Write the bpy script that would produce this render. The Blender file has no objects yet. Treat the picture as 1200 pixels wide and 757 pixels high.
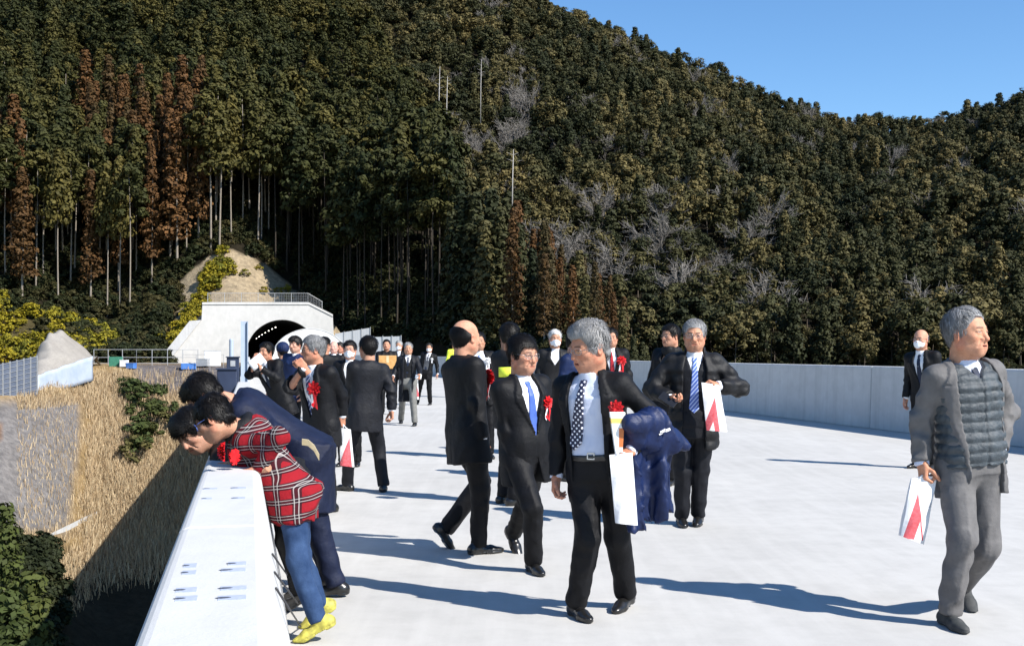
import bpy, math, random, time
import numpy as np
from mathutils import Vector, Matrix, Euler
SC = bpy.context.scene
COL = SC.collection
F, CX, HY, EYE = 1300.0, 600.0, 413.0, 1.45      # focal length, principal column, horizon row (photo pixels), eye height (m)
RNG = np.random.default_rng(7)
random.seed(7)

def at(px, py, Y):
    return np.array([(px - CX) / F * Y, Y, EYE - (py - HY) / F * Y])
def gnd(px, py, z=0.0):
    return at(px, py, F * (EYE - z) / (py - HY))
BD = np.array([-0.2305, 0.9731, 0.0])             # direction of the viaduct
BN = np.array([0.9731, 0.2305, 0.0])              # to its right
def br(s, u, z=0.0):
    return BD * s + BN * u + np.array([0, 0, z])

# ------------------------------------------------------------------ materials
MATS = {}
def new_mat(name):
    m = bpy.data.materials.new(name); m.use_nodes = True
    nt = m.node_tree
    return m, nt, nt.nodes['Principled BSDF']
def node(nt, typ, **kw):
    n = nt.nodes.new(typ)
    for k, v in kw.items():
        if k in n.inputs: n.inputs[k].default_value = v
        else: setattr(n, k, v)
    return n
def ramp(nt, fac, stops):
    r = nt.nodes.new('ShaderNodeValToRGB')
    e = r.color_ramp.elements
    while len(e) < len(stops): e.new(0.5)
    for i, (p, c) in enumerate(stops):
        e[i].position = p; e[i].color = (*c, 1) if len(c) == 3 else c
    nt.links.new(fac, r.inputs['Fac'])
    return r
def coords(nt, scale=(1, 1, 1), rot=(0, 0, 0)):
    tc = nt.nodes.new('ShaderNodeTexCoord')
    mp = node(nt, 'ShaderNodeMapping', Scale=scale, Rotation=rot)
    nt.links.new(tc.outputs['Object'], mp.inputs['Vector'])
    return mp.outputs['Vector']
def noise_tex(nt, vec, scale, detail=4, rough=0.55):
    n = node(nt, 'ShaderNodeTexNoise', Scale=scale, Detail=detail, Roughness=rough)
    nt.links.new(vec, n.inputs['Vector'])
    return n.outputs['Fac']
def bump(nt, height, b, strength=0.3, dist=0.01):
    n = node(nt, 'ShaderNodeBump', Strength=strength, Distance=dist)
    nt.links.new(height, n.inputs['Height']); nt.links.new(n.outputs['Normal'], b.inputs['Normal'])
def mixc(nt, fac, a, b, typ='MIX'):
    n = nt.nodes.new('ShaderNodeMix'); n.data_type = 'RGBA'; n.blend_type = typ
    for s, v in ((0, fac), (6, a), (7, b)):
        if hasattr(v, 'is_output'): nt.links.new(v, n.inputs[s])
        else: n.inputs[s].default_value = v if s == 0 else ((*v, 1) if len(v) == 3 else v)
    return n.outputs[2]
def math_n(nt, op, a, b=0.0):
    n = nt.nodes.new('ShaderNodeMath'); n.operation = op
    for i, v in ((0, a), (1, b)):
        if hasattr(v, 'is_output'): nt.links.new(v, n.inputs[i])
        else: n.inputs[i].default_value = v
    return n.outputs[0]
def surf(name, c1, c2=None, scale=8.0, rough=0.6, bumpy=0.2, bscale=60.0, bdist=0.004, spec=0.4, metal=0.0, stretch=(1, 1, 1), sheen=0.0):
    """generic two tone noise material with fine bump"""
    if name in MATS: return MATS[name]
    m, nt, b = new_mat(name)
    c2 = c2 or tuple(min(1, v * 1.35) for v in c1)
    v = coords(nt, stretch)
    r = ramp(nt, noise_tex(nt, v, scale), [(0.3, c1), (0.7, c2)])
    nt.links.new(r.outputs['Color'], b.inputs['Base Color'])
    b.inputs['Roughness'].default_value = rough
    b.inputs['Specular IOR Level'].default_value = spec
    b.inputs['Metallic'].default_value = metal
    if sheen: b.inputs['Sheen Weight'].default_value = sheen
    if bumpy: bump(nt, noise_tex(nt, v, bscale, 3), b, bumpy, bdist)
    MATS[name] = m
    return m
def emit(name, c, s):
    m, nt, b = new_mat(name)
    b.inputs['Base Color'].default_value = (*c, 1)
    b.inputs['Emission Color'].default_value = (*c, 1); b.inputs['Emission Strength'].default_value = s
    return m

# ------------------------------------------------------------------ objects
def tag(o, label=None, cat=None, group=None, kind=None):
    if label: o['label'] = label
    if cat: o['category'] = cat
    if group: o['group'] = group
    if kind: o['kind'] = kind
    return o
def empty(name, loc=(0, 0, 0), rz=0.0, label=None, cat=None, group=None, kind=None):
    o = bpy.data.objects.new(name, None); COL.objects.link(o)
    o.location = tuple(float(v) for v in loc); o.rotation_euler = (0, 0, rz); o.empty_display_size = 0.1
    return tag(o, label, cat, group, kind)
def mk_mesh(name, V, Fc, smooth=False):
    """V (n,3) array, Fc: (m,k) int array or list of polygons"""
    me = bpy.data.meshes.new(name)
    V = np.asarray(V, dtype=np.float32)
    if isinstance(Fc, np.ndarray) and Fc.ndim == 2:
        m, k = Fc.shape
        me.vertices.add(len(V)); me.vertices.foreach_set('co', V.ravel())
        me.loops.add(m * k); me.loops.foreach_set('vertex_index', Fc.astype(np.int32).ravel())
        me.polygons.add(m); me.polygons.foreach_set('loop_start', np.arange(0, m * k, k, dtype=np.int32))
        me.update(calc_edges=True); me.validate()
    else:
        me.from_pydata([tuple(map(float, v)) for v in V], [], [tuple(int(i) for i in f) for f in Fc]); me.update()
    if smooth: me.polygons.foreach_set('use_smooth', np.ones(len(me.polygons), dtype=bool))
    return me
def mesh_obj(name, V, Fc, mat=None, parent=None, smooth=False, loc=None, rz=0.0):
    me = V if isinstance(V, bpy.types.Mesh) else mk_mesh(name, V, Fc, smooth)
    if mat is not None and not len(me.materials):
        for mm in (mat if isinstance(mat, (list, tuple)) else [mat]): me.materials.append(mm)
    o = bpy.data.objects.new(name, me); COL.objects.link(o)
    if parent is not None: o.parent = parent
    if loc is not None: o.location = tuple(float(v) for v in loc)
    o.rotation_euler = (0, 0, rz)
    return o
class MB:
    """collects boxes, tubes, prisms and sheets into one mesh"""
    def __init__(s): s.v = []; s.f = []; s.n = 0
    def add(s, V, Fc):
        V = np.asarray(V, float)
        s.v.append(V); s.f += [tuple(int(i) + s.n for i in f) for f in Fc]; s.n += len(V)
        return s
    def hexa(s, P):      # 8 corners: bottom 0-3 ccw, top 4-7
        return s.add(P, [(3, 2, 1, 0), (4, 5, 6, 7), (0, 1, 5, 4), (1, 2, 6, 5), (2, 3, 7, 6), (3, 0, 4, 7)])
    def box(s, c, h, R=None):
        c = np.asarray(c, float); h = np.asarray(h, float)
        P = np.array([(-1, -1, -1), (1, -1, -1), (1, 1, -1), (-1, 1, -1), (-1, -1, 1), (1, -1, 1), (1, 1, 1), (-1, 1, 1)]) * h
        if R is not None: P = P @ np.asarray(R)
        return s.hexa(P + c)
    def tube(s, pts, r, n=8, caps=True):
        pts = [np.asarray(p, float) for p in pts]
        rr = r if hasattr(r, '__len__') else [r] * len(pts)
        V = []; prev = None
        for i, p in enumerate(pts):
            d = pts[min(i + 1, len(pts) - 1)] - pts[max(i - 1, 0)]
            d = d / (np.linalg.norm(d) + 1e-9)
            a = prev - d * np.dot(prev, d) if prev is not None else np.cross(d, (0, 0, 1) if abs(d[2]) < 0.9 else (1, 0, 0))
            a = a / (np.linalg.norm(a) + 1e-9); prev = a; b = np.cross(d, a)
            for k in range(n):
                t = 2 * math.pi * k / n
                V.append(p + rr[i] * (a * math.cos(t) + b * math.sin(t)))
        Fc = [(i * n + k, i * n + (k + 1) % n, (i + 1) * n + (k + 1) % n, (i + 1) * n + k) for i in range(len(pts) - 1) for k in range(n)]
        if caps: Fc += [tuple(range(n - 1, -1, -1)), tuple((len(pts) - 1) * n + k for k in range(n))]
        return s.add(V, Fc)
    def sheet(s, G):     # G (a,b,3) grid
        a, b = G.shape[:2]
        return s.add(G.reshape(-1, 3), [(i * b + j, i * b + j + 1, (i + 1) * b + j + 1, (i + 1) * b + j) for i in range(a - 1) for j in range(b - 1)])
    def prism(s, poly, d):   # polygon (k,3) extruded by vector d
        P = np.asarray(poly, float); k = len(P); d = np.asarray(d, float)
        return s.add(np.vstack([P, P + d]), [tuple(range(k - 1, -1, -1)), tuple(range(k, 2 * k))] + [(i, (i + 1) % k, (i + 1) % k + k, i + k) for i in range(k)])
    def obj(s, name, mat, parent=None, smooth=False, bevel=0.0, loc=None, rz=0.0, seg=2):
        V = np.vstack(s.v)
        if loc is not None and parent is None:
            pass
        o = mesh_obj(name, V, s.f, mat, parent, smooth, loc, rz)
        if bevel:
            b = o.modifiers.new('bevel', 'BEVEL'); b.width = bevel; b.segments = seg; b.limit_method = 'ANGLE'; b.angle_limit = 0.6
        return o

# ------------------------------------------------------------------ implicit surfaces
f4 = np.float32
def snet(fn, lo, hi, h):
    """naive surface nets"""
    lo = np.asarray(lo, f4); hi = np.asarray(hi, f4)
    n = np.ceil((hi - lo) / h).astype(int) + 1
    ax = [(lo[i] + h * np.arange(n[i])).astype(f4) for i in range(3)]
    G = np.stack(np.meshgrid(*ax, indexing='ij'), -1)
    D = np.empty(tuple(n), f4)
    step = max(1, 400000 // (n[1] * n[2]))
    for i in range(0, n[0], step):
        g = G[i:i + step]
        D[i:i + step] = fn(g.reshape(-1, 3)).reshape(g.shape[:3])
    for a in range(3):
        sl = [slice(None)] * 3; sl[a] = 0; D[tuple(sl)] = np.maximum(D[tuple(sl)], 1e-3)
        sl[a] = -1; D[tuple(sl)] = np.maximum(D[tuple(sl)], 1e-3)
    S = D < 0
    m = tuple(n - 1)
    cnt = np.zeros(m, int)
    cor = [(i, j, k) for i in (0, 1) for j in (0, 1) for k in (0, 1)]
    def sub(A, c): return A[c[0]:c[0] + m[0], c[1]:c[1] + m[1], c[2]:c[2] + m[2]]
    for c in cor: cnt += sub(S, c)
    cells = np.argwhere((cnt > 0) & (cnt < 8))
    if not len(cells): return np.zeros((0, 3), f4), np.zeros((0, 4), int)
    idx = -np.ones(m, int); idx[tuple(cells.T)] = np.arange(len(cells))
    acc = np.zeros((len(cells), 3), f4); w = np.zeros(len(cells), f4)
    for c in cor:
        for a in range(3):
            if c[a]: continue
            e = list(c); e[a] = 1
            ia = cells + np.array(c); ib = cells + np.array(e)
            da = D[tuple(ia.T)]; db = D[tuple(ib.T)]
            x = (da < 0) != (db < 0)
            t = np.where(x, da / np.where(x, da - db, 1), 0)
            p = np.tile(np.array(c, f4), (len(cells), 1)); p[:, a] = t
            acc += p * x[:, None]; w += x
    V = lo + (cells + acc / w[:, None]) * h
    Q = []
    for a in range(3):
        o1, o2 = [(1, 2), (2, 0), (0, 1)][a]
        A = S.take(range(n[a] - 1), a); B = S.take(range(1, n[a]), a)
        E = np.argwhere(A != B)
        E = E[(E[:, o1] > 0) & (E[:, o2] > 0) & (E[:, o1] < n[o1] - 1) & (E[:, o2] < n[o2] - 1)]
        if not len(E): continue
        ins = A[tuple(E.T)]
        def cell(d1, d2):
            c = E.copy(); c[:, o1] += d1; c[:, o2] += d2
            return idx[tuple(c.T)]
        q = np.stack([cell(-1, -1), cell(0, -1), cell(0, 0), cell(-1, 0)], 1)
        q[~ins] = q[~ins][:, ::-1]
        Q.append(q)
    Q = np.vstack(Q); Q = Q[(Q >= 0).all(1)]
    return V.astype(f4), Q
def v3(*a): return np.array(a, f4)
def nrm(v): v = np.asarray(v, f4); return v / (np.linalg.norm(v) + 1e-9)
def rc(p, a, b, ra, rb):
    a = np.asarray(a, f4); ba = np.asarray(b, f4) - a; pa = p - a
    t = np.clip(pa @ ba / (ba @ ba + 1e-12), 0, 1)
    d = pa - t[:, None] * ba
    return np.sqrt(np.einsum('ij,ij->i', d, d)) - (ra + (rb - ra) * t)
def ell(p, c, r, R=None):
    q = p - np.asarray(c, f4)
    if R is not None: q = q @ R.T
    q = q / np.asarray(r, f4)
    k0 = np.sqrt(np.einsum('ij,ij->i', q, q)); q2 = q / np.asarray(r, f4)
    k1 = np.sqrt(np.einsum('ij,ij->i', q2, q2)) + 1e-9
    return k0 * (k0 - 1) / k1
def rbox(p, c, h, r, R=None):
    q = p - np.asarray(c, f4)
    if R is not None: q = q @ R.T
    q = np.abs(q) - (np.asarray(h, f4) - r)
    return np.sqrt((np.maximum(q, 0) ** 2).sum(1)) + np.minimum(q.max(1), 0) - r
def smin(a, b, k):
    h = np.maximum(k - np.abs(a - b), 0) / k
    return np.minimum(a, b) - h * h * k * 0.25
def smax(a, b, k): return -smin(-a, -b, k)
def wr(p, seed, fr, warp=1.2):
    """cheap smooth pseudo noise in about -1..1"""
    r = np.random.default_rng(seed)
    out = np.zeros(len(p), f4)
    for i in range(3):
        k = r.normal(size=3); k = (k / np.linalg.norm(k) * fr * (1 + 0.7 * i)).astype(f4)
        q = r.normal(size=3); q = (q / np.linalg.norm(q) * fr * 0.6).astype(f4)
        out += np.sin(p @ k + warp * np.sin(p @ q + r.uniform(0, 6)) + r.uniform(0, 6)) / (1 + 0.5 * i)
    return out / 2.0
def sstep(x, a, b):
    t = np.clip((x - a) / (b - a), 0, 1); return t * t * (3 - 2 * t)
# ------------------------------------------------------------------ people
def cloth(name, c, c2=None, rough=0.62, wv=900.0, sheen=0.0, spec=0.22, bs=0.15):
    if name in MATS: return MATS[name]
    m, nt, b = new_mat(name)
    v = coords(nt)
    c2 = c2 or tuple(x * 1.6 + 0.004 for x in c)
    r = ramp(nt, noise_tex(nt, v, 14, 5), [(0.3, c), (0.72, c2)])
    nt.links.new(r.outputs['Color'], b.inputs['Base Color'])
    b.inputs['Roughness'].default_value = rough; b.inputs['Specular IOR Level'].default_value = spec
    b.inputs['Sheen Weight'].default_value = sheen; b.inputs['Sheen Roughness'].default_value = 0.4
    h = math_n(nt, 'ADD', noise_tex(nt, v, 38, 3), math_n(nt, 'MULTIPLY', noise_tex(nt, v, wv, 1), 0.15))
    bump(nt, h, b, bs * 2.2, 0.012)
    MATS[name] = m
    return m
def plaid(name, base, dark, light, sc=1.0):
    if name in MATS: return MATS[name]
    m, nt, b = new_mat(name)
    v = coords(nt, (1, 1, 1), (0.12, 0.08, 0.3))
    sep = nt.nodes.new('ShaderNodeSeparateXYZ'); nt.links.new(v, sep.inputs[0])
    x = math_n(nt, 'ADD', math_n(nt, 'MULTIPLY', sep.outputs[0], .35), sep.outputs[1])
    def band(src, period, width, off=0.0):
        f = math_n(nt, 'FRACT', math_n(nt, 'ADD', math_n(nt, 'MULTIPLY', src, 1 / period), 7.0 + off))
        return math_n(nt, 'LESS_THAN', f, width)
    col = mixc(nt, math_n(nt, 'MULTIPLY', band(x, .11 * sc, .42), .85), base, dark)
    col = mixc(nt, math_n(nt, 'MULTIPLY', band(sep.outputs[2], .10 * sc, .42), .85), col, dark)
    for src, per in ((x, .11 * sc), (sep.outputs[2], .10 * sc)):
        for off in (-.10, -.30):
            col = mixc(nt, math_n(nt, 'MULTIPLY', band(src, per, .045, off), .55), col, light)
    nt.links.new(col, b.inputs['Base Color']); b.inputs['Roughness'].default_value = 0.9
    b.inputs['Specular IOR Level'].default_value = 0.2
    bump(nt, noise_tex(nt, v, 45, 3), b, 0.35, 0.012)
    MATS[name] = m
    return m
def striped(name, base, other, kind, sc):
    if name in MATS: return MATS[name]
    m, nt, b = new_mat(name)
    v = coords(nt, (1, 1, 1), (0, 0.7, 0))
    if kind == 'dots':
        mp = node(nt, 'ShaderNodeMapping', Scale=(1, 0.0, 1)); nt.links.new(v, mp.inputs['Vector'])
        vo = node(nt, 'ShaderNodeTexVoronoi', Scale=sc, Randomness=0.0); nt.links.new(mp.outputs[0], vo.inputs['Vector'])
        fac = math_n(nt, 'LESS_THAN', vo.outputs['Distance'], 0.25)
    else:
        sep = nt.nodes.new('ShaderNodeSeparateXYZ'); nt.links.new(v, sep.inputs[0])
        fac = math_n(nt, 'LESS_THAN', math_n(nt, 'FRACT', math_n(nt, 'ADD', math_n(nt, 'MULTIPLY', sep.outputs[0], sc), 9.0)), 0.35)
    nt.links.new(mixc(nt, fac, base, other), b.inputs['Base Color'])
    b.inputs['Roughness'].default_value = 0.5
    MATS[name] = m
    return m
def skin_mat(name):
    if name in MATS: return MATS[name]
    m, nt, b = new_mat(name)
    at_ = node(nt, 'ShaderNodeVertexColor', layer_name='Col')
    v = coords(nt)
    mot = ramp(nt, noise_tex(nt, v, 38, 6, .7), [(0.3, (.78, .70, .67)), (0.7, (1.10, 1.04, 1.0))])
    nt.links.new(mixc(nt, 1.0, at_.outputs['Color'], mot.outputs['Color'], 'MULTIPLY'), b.inputs['Base Color'])
    b.inputs['Roughness'].default_value = 0.6; b.inputs['Specular IOR Level'].default_value = 0.3
    b.inputs['Subsurface Weight'].default_value = 0.08; b.inputs['Subsurface Radius'].default_value = (.01, .004, .002)
    bump(nt, noise_tex(nt, v, 130, 5, .7), b, 0.35, 0.004)
    MATS[name] = m
    return m
def hair_mat(name, c, c2):
    if name in MATS: return MATS[name]
    m, nt, b = new_mat(name)
    v = coords(nt, (1.0, 0.25, 0.35))
    r = ramp(nt, math_n(nt, 'ADD', math_n(nt, 'MULTIPLY', noise_tex(nt, v, 85, 4, .7), .5), math_n(nt, 'MULTIPLY', noise_tex(nt, coords(nt), 13, 2), .5)), [(0.38, c), (0.62, c2)])
    geo = nt.nodes.new('ShaderNodeNewGeometry'); r2 = ramp(nt, geo.outputs['Random Per Island'], [(0, c), (.5, tuple((x + y) / 2 for x, y in zip(c, c2))), (1, c2)])
    nt.links.new(mixc(nt, .55, r.outputs['Color'], r2.outputs['Color']), b.inputs['Base Color']); b.inputs['Roughness'].default_value = 0.45
    b.inputs['Specular IOR Level'].default_value = 0.22
    bump(nt, noise_tex(nt, coords(nt, (1.0, .12, .2)), 190, 3), b, 0.5, 0.006)
    MATS[name] = m
    return m
def quilt(name, c):
    return cloth(name, c, tuple(x * 1.7 for x in c), rough=.42, sheen=0.0, spec=.5, bs=.3)
HAIRS = dict(black=((.0025, .0022, .002), (.011, .009, .008)), grey=((.05, .05, .052), (.42, .42, .42)), silver=((.10, .10, .10), (.42, .41, .40)),
             dark=((.006, .005, .005), (.04, .036, .032)), white=((.35, .35, .34), (.75, .75, .74)))
PROF_T = np.array([-.75, -.48, -.25, 0, .2, .38, .6, .78, .90, .98, 1.04, 1.10])
PROF_A = np.array([.190, .188, .186, .178, .168, .163, .178, .188, .180, .150, .100, .070])
PROF_B = np.array([.128, .128, .128, .124, .116, .112, .120, .124, .112, .092, .072, .060])
PROF_C = np.array([.0, .0, .0, .0, .004, .008, .012, .008, -.004, -.014, -.02, -.02])

def ik(a, b, l1, l2, pole):
    d = b - a; L = np.linalg.norm(d)
    if L > l1 + l2 - .002: b = a + d / L * (l1 + l2 - .002); d = b - a; L = np.linalg.norm(d)
    u = d / L; x = (l1 * l1 - l2 * l2 + L * L) / (2 * L); h = math.sqrt(max(l1 * l1 - x * x, 0))
    pl = np.asarray(pole, float); pl = pl - u * np.dot(pl, u); pl = pl / (np.linalg.norm(pl) + 1e-9)
    return a + u * x + pl * h, b
def frame(up, fwd):
    u = nrm(up); f = np.asarray(fwd, f4); f = nrm(f - u * np.dot(f, u)); r = np.cross(f, u)
    return np.stack([r, f, u]).astype(f4)     # rows: right, forward, up

def garment(name, fn, pts, pad, h, mat, parent, smooth=True):
    pts = np.array(pts); lo = pts.min(0) - pad; hi = pts.max(0) + pad
    V, Q = snet(fn, lo, hi, h)
    return mesh_obj(name, V, Q, mat, parent, smooth)

def rosette(parent, c, n, s=1.0, name='rosette', ribbon=True, white=True, red=True):
    """ruffled ribbon flower with two hanging tails; c centre, n facing, in the parent's space"""
    Fm = frame((0, 0, 1), n)                    # rows right, fwd, up
    def tr(P): return np.asarray(P) @ Fm + c
    V = []; Fc = []
    rn = random.Random(int(abs(c[0] * 1000 + c[2] * 777)))
    for lay, (rad, yy, k) in enumerate(((.047, .004, 9), (.040, .014, 8), (.031, .022, 7), (.020, .029, 6))):
        n0 = len(V); N = 40; ph = rn.uniform(0, 6)
        for ring, rr in enumerate((.25, .62, 1.0)):
            for i in range(N):
                a = 2 * math.pi * i / N
                w = rad * rr * (1 + .16 * math.sin(k * a + ph) * rr)
                V.append((w * math.cos(a) * s, (yy + .009 * rr * math.sin(2 * k * a + ph) + .006 * rr) * s, w * math.sin(a) * s))
        for ring in range(2):
            for i in range(N):
                a0 = n0 + ring * N + i; a1 = n0 + ring * N + (i + 1) % N
                Fc.append((a0, a1, a1 + N, a0 + N))
        n1 = len(V); V.append((0, yy * s, 0)); Fc += [(n1, n0 + (i + 1) % N, n0 + i) for i in range(N)]
    mat = surf('satin_red' if red else 'satin_white', (.55, .008, .014) if red else (.75, .75, .75), (.75, .02, .025) if red else (.8, .8, .8), 60, rough=.42, bumpy=.3, bscale=200)
    o = mesh_obj(name, tr(V), Fc, mat, parent, True)
    if ribbon:
        for q, (x0, w, ln, mm) in enumerate(((-.012, .016, .105, 'satin_red'), (.012, .015, .098, 'satin_white'), (.004, .022, .09, 'satin_red'))[:3 if white else 1]):
            b = MB(); G = np.zeros((2, 7, 3))
            m_ = surf('satin_white', (.78, .78, .78), (.82, .8, .8), 40, rough=.5) if mm == 'satin_white' else mat
            ys = .006 + .003 * (1 - q)
            pts = []
            for i in range(7):
                t = i / 6.0
                z = -.025 - ln * t; yy = ys + .006 * math.sin(t * 5 + q); cx = x0 + .006 * t * (1 if q else -1)
                G[0, i] = (cx - w * .5, yy, z - (.008 if i == 6 else 0)); G[1, i] = (cx + w * .5, yy, z + (.006 if i == 6 else 0))
            G *= s
            b.sheet(np.stack([G[0], G[1]])); V2 = tr(np.vstack(b.v)); rb = mesh_obj('ribbon', V2, b.f, m_, o)
            so = rb.modifiers.new('thick', 'SOLIDIFY'); so.thickness = .0012
    return o

def person(label, root, hdg, s=1.0, lod=1.0, **k):
    """root = ground point; hdg = heading (0 away, 90 to the right, 180 to the lens). pixel tuples ('p',px,py,dy)"""
    root = np.asarray(root, float); th = math.radians(-hdg)
    cz, sz = math.cos(-th), math.sin(-th)
    def toL(p):
        q = np.asarray(p, float) - root
        return np.array([q[0] * cz - q[1] * sz, q[0] * sz + q[1] * cz, q[2]])
    def P(v, dflt=None):
        if v is None: v = dflt
        if isinstance(v, tuple) and v[0] == 'p': return toL(at(v[1], v[2], root[1] + v[3]))
        return np.asarray(v, float) * s
    E = empty('person', root, th, label, 'person', k.get('group'))
    lz = lambda a: np.array([math.sin(math.radians(a - hdg)), math.cos(math.radians(a - hdg)), 0])
    th_h = lambda a: a   # readability
    # ---- joints
    hd0 = P(k['head']) if k.get('head') else None
    nb = P(k.get('nb'), (0, .01, 1.432))
    if hd0 is not None and not k.get('nb'): nb = hd0 - s * np.array([0, .030, .166])
    pel = P(k.get('pel'), (0, 0, .915))
    if not k.get('pel'): pel[2] = min(nb[2] - .50 * s, .925 * s)
    if k.get('pelx'): q = toL(at(k['pelx'], 413, root[1])); pel[0], pel[1] = q[0], q[1]
    tw = k.get('tw', 0.0)
    TF = frame(nb - pel, (math.sin(math.radians(tw)), math.cos(math.radians(tw)), k.get('tfz', 0.0)))
    PF = frame(k.get('pup', (0, 0, 1)), (math.sin(math.radians(tw * .3)), math.cos(math.radians(tw * .3)), 0))
    L = float(np.linalg.norm(nb - pel)); R_, Fw, U = TF
    hd, hp, hr = k.get('hd', hdg), k.get('hp', 0.0), k.get('hr', 0.0)
    yaw = math.radians(-(hd - hdg))
    HM = np.array(Matrix.Rotation(yaw, 3, 'Z') @ Matrix.Rotation(math.radians(hp), 3, 'X') @ Matrix.Rotation(math.radians(hr), 3, 'Y'))
    HF = HM.T.astype(f4)            # rows = head axes
    hc = P(k.get('head'), None) if k.get('head') else nb + s * (.5 * np.array([0, 0, .15]) + .5 * .15 * U + Fw * .035)
    sw = k.get('sw', .168) * s; shz = k.get('shz', -.055) * s
    sh = {1: nb + R_ * sw + U * shz, -1: nb - R_ * sw + U * shz}
    hip = {1: pel + PF[0] * .088 * s - PF[2] * .03 * s, -1: pel - PF[0] * .088 * s - PF[2] * .03 * s}
    ank, kne, FF = {}, {}, {}
    for sd, key, dx in ((1, 'fR', .10), (-1, 'fL', -.10)):
        v = k.get(key, (dx, 0, 8 * sd, 0))
        if v[0] == 'g':
            g = toL(gnd(v[1], v[2])); fy, fp = v[3], v[4]; x, y = g[0], g[1]; lift = v[5] if len(v) > 5 else 0
        else:
            x, y, fy, fp = v[0] * s, v[1] * s, v[2], v[3]; lift = v[4] * s if len(v) > 4 else 0
        a = math.radians(fp)
        z = s * (.13 * math.sin(a) + .088 * math.cos(a) if fp >= 0 else .055 * math.sin(-a) + .088 * math.cos(a)) + lift
        an = np.array([x, y, z]); fwd = np.array([math.sin(math.radians(fy)), math.cos(math.radians(fy)), 0])
        kp = k.get('kp', None); pole = fwd * 1.0 if kp is None else np.asarray(kp[sd])
        dl = np.linalg.norm(an - hip[sd]); l1 = .43 * s
        if fp < 20: l1 = min(max(dl * .507, .39 * s), .46 * s)
        if k.get('straight'): l1 = dl * .505
        kne[sd], a2 = ik(hip[sd], an, l1, l1 * .98 + (.004 if k.get('straight') else 0), pole)
        ank[sd] = an
        ff = fwd * math.cos(a) - np.array([0, 0, math.sin(a)])
        FF[sd] = frame(np.cross(np.cross(ff, (0, 0, 1)), ff), ff)
    wri, elb = {}, {}
    for sd, key in ((1, 'wR'), (-1, 'wL')):
        w = P(k.get(key), (.235 * sd, .03, .86))
        pole = k.get('eR' if sd > 0 else 'eL', (.22 * sd, -1, -.1))
        rs_ = 1.0
        if ('eR' if sd > 0 else 'eL') not in k: rs_ = min(1.0, max(.84, np.linalg.norm(w - sh[sd]) * 1.035 / (.512 * s)))
        elb[sd], wri[sd] = ik(sh[sd], w, .272 * s * rs_, .240 * s * rs_, pole)
    # ---- skin: torso, limbs, head and hands as one mesh
    tone = np.array(k.get('tone', (.46, .265, .175)))
    parts = []
    def body(p):
        d = torso(p, -.03 * s); 
        for sd in (1, -1):
            d = smin(d, rc(p, sh[sd], elb[sd], .045 * s, .036 * s), .02)
            d = np.minimum(d, rc(p, elb[sd], wri[sd], .036 * s, .026 * s))
            d = smin(d, np.minimum(rc(p, hip[sd], kne[sd], .07 * s, .048 * s), rc(p, kne[sd], ank[sd], .045 * s, .034 * s)), .02)
        return smin(d, rc(p, nb - U * .05, hc, .05 * s, .05 * s), .02)
    def torso(p, off, lo=-.16, hi=1.06, pw=2.4):
        q = (p - pel.astype(f4)) @ TF.T
        t = q[:, 2] / L
        a = np.interp(t, PROF_T, PROF_A).astype(f4) * s * k.get('wide', 1.0) + off
        b = np.interp(t, PROF_T, PROF_B).astype(f4) * s * k.get('deep', 1.0) + off
        c = np.interp(t, PROF_T, PROF_C).astype(f4) * s + belly * np.exp(-((t - .18) / .22) ** 2).astype(f4) * (q[:, 1] > 0)
        d = ((np.abs(q[:, 0]) / a) ** pw + (np.abs(q[:, 1] - c) / b) ** pw) ** (1 / pw)
        d = (d - 1) * np.minimum(a, b)
        return np.maximum(d, np.maximum((t - hi) * L, (lo - t) * L))
    belly = k.get('belly', .0) * s
    alls = [pel, nb, sh[1], sh[-1], elb[1], elb[-1], wri[1], wri[-1]]
    legs = [pel, hip[1], hip[-1], kne[1], kne[-1], ank[1], ank[-1]]
    V, Q = snet(body, np.min(alls + legs, 0) - .22, np.max(alls + legs, 0) + .22, .022 if lod <= 1 else .03)
    parts.append((V, Q, np.tile(tone, (len(V), 1))))
    # head
    hs = s * k.get('hs', 1.0) * 1.04
    nbh = ((nb - U * .03 - hc) @ HF.T) / hs
    fat = k.get('fat', 1.0)
    def headsd(p, eyes=True):           # p in head units
        q = p.copy(); q[:, 0] = np.abs(q[:, 0]) / fat
        d = smin(ell(q, (0, -.012, .03), (.0755, .095, .088)), ell(q, (0, .022, -.03), (.064, .066, .085)), .03)
        d = smin(d, np.minimum(rc(q, (.048, .004, -.060), (.010, .056, -.090), .027, .024), 9), .035)
        d = smin(d, ell(q, (.040, .054, -.022), (.024, .026, .02)), .02)
        d = smin(d, rc(q, (.012, .079, .022), (.036, .068, .022), .011, .010), .016)
        d = smin(d, ell(q, (.018, .066, -.062), (.022, .022, .024)), .02)
        d = smax(d, -ell(q, (.031, .098, .004), (.015, .014, .008)), .010)
        nose = np.minimum(rc(q, (0, .082, .012), (0, .1005, -.029), .0080, .0135), rc(q, (.012, .090, -.033), (.0125, .088, -.033), .0095, .0095))
        d = smin(d, nose, .012)
        d = smax(d, -ell(q, (.007, .098, -.0435), (.0035, .006, .003)), .004)
        if eyes:
            d = np.minimum(d, ell(q, (.031, .0735, .003), (.0145, .0125, .0115)))
            lid = np.maximum(ell(q, (.031, .0745, .004), (.0165, .0135, .0135)), -(q[:, 2] - .0065))
            d = smin(d, lid, .003)
            bag = np.maximum(ell(q, (.031, .0735, .001), (.0165, .0130, .0135)), (q[:, 2] + .0035))
            d = smin(d, bag, .003)
        d = smin(d, rc(q, (0, .0855, -.0580), (.019, .0770, -.0605), .0062, .0035), .004)
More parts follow.
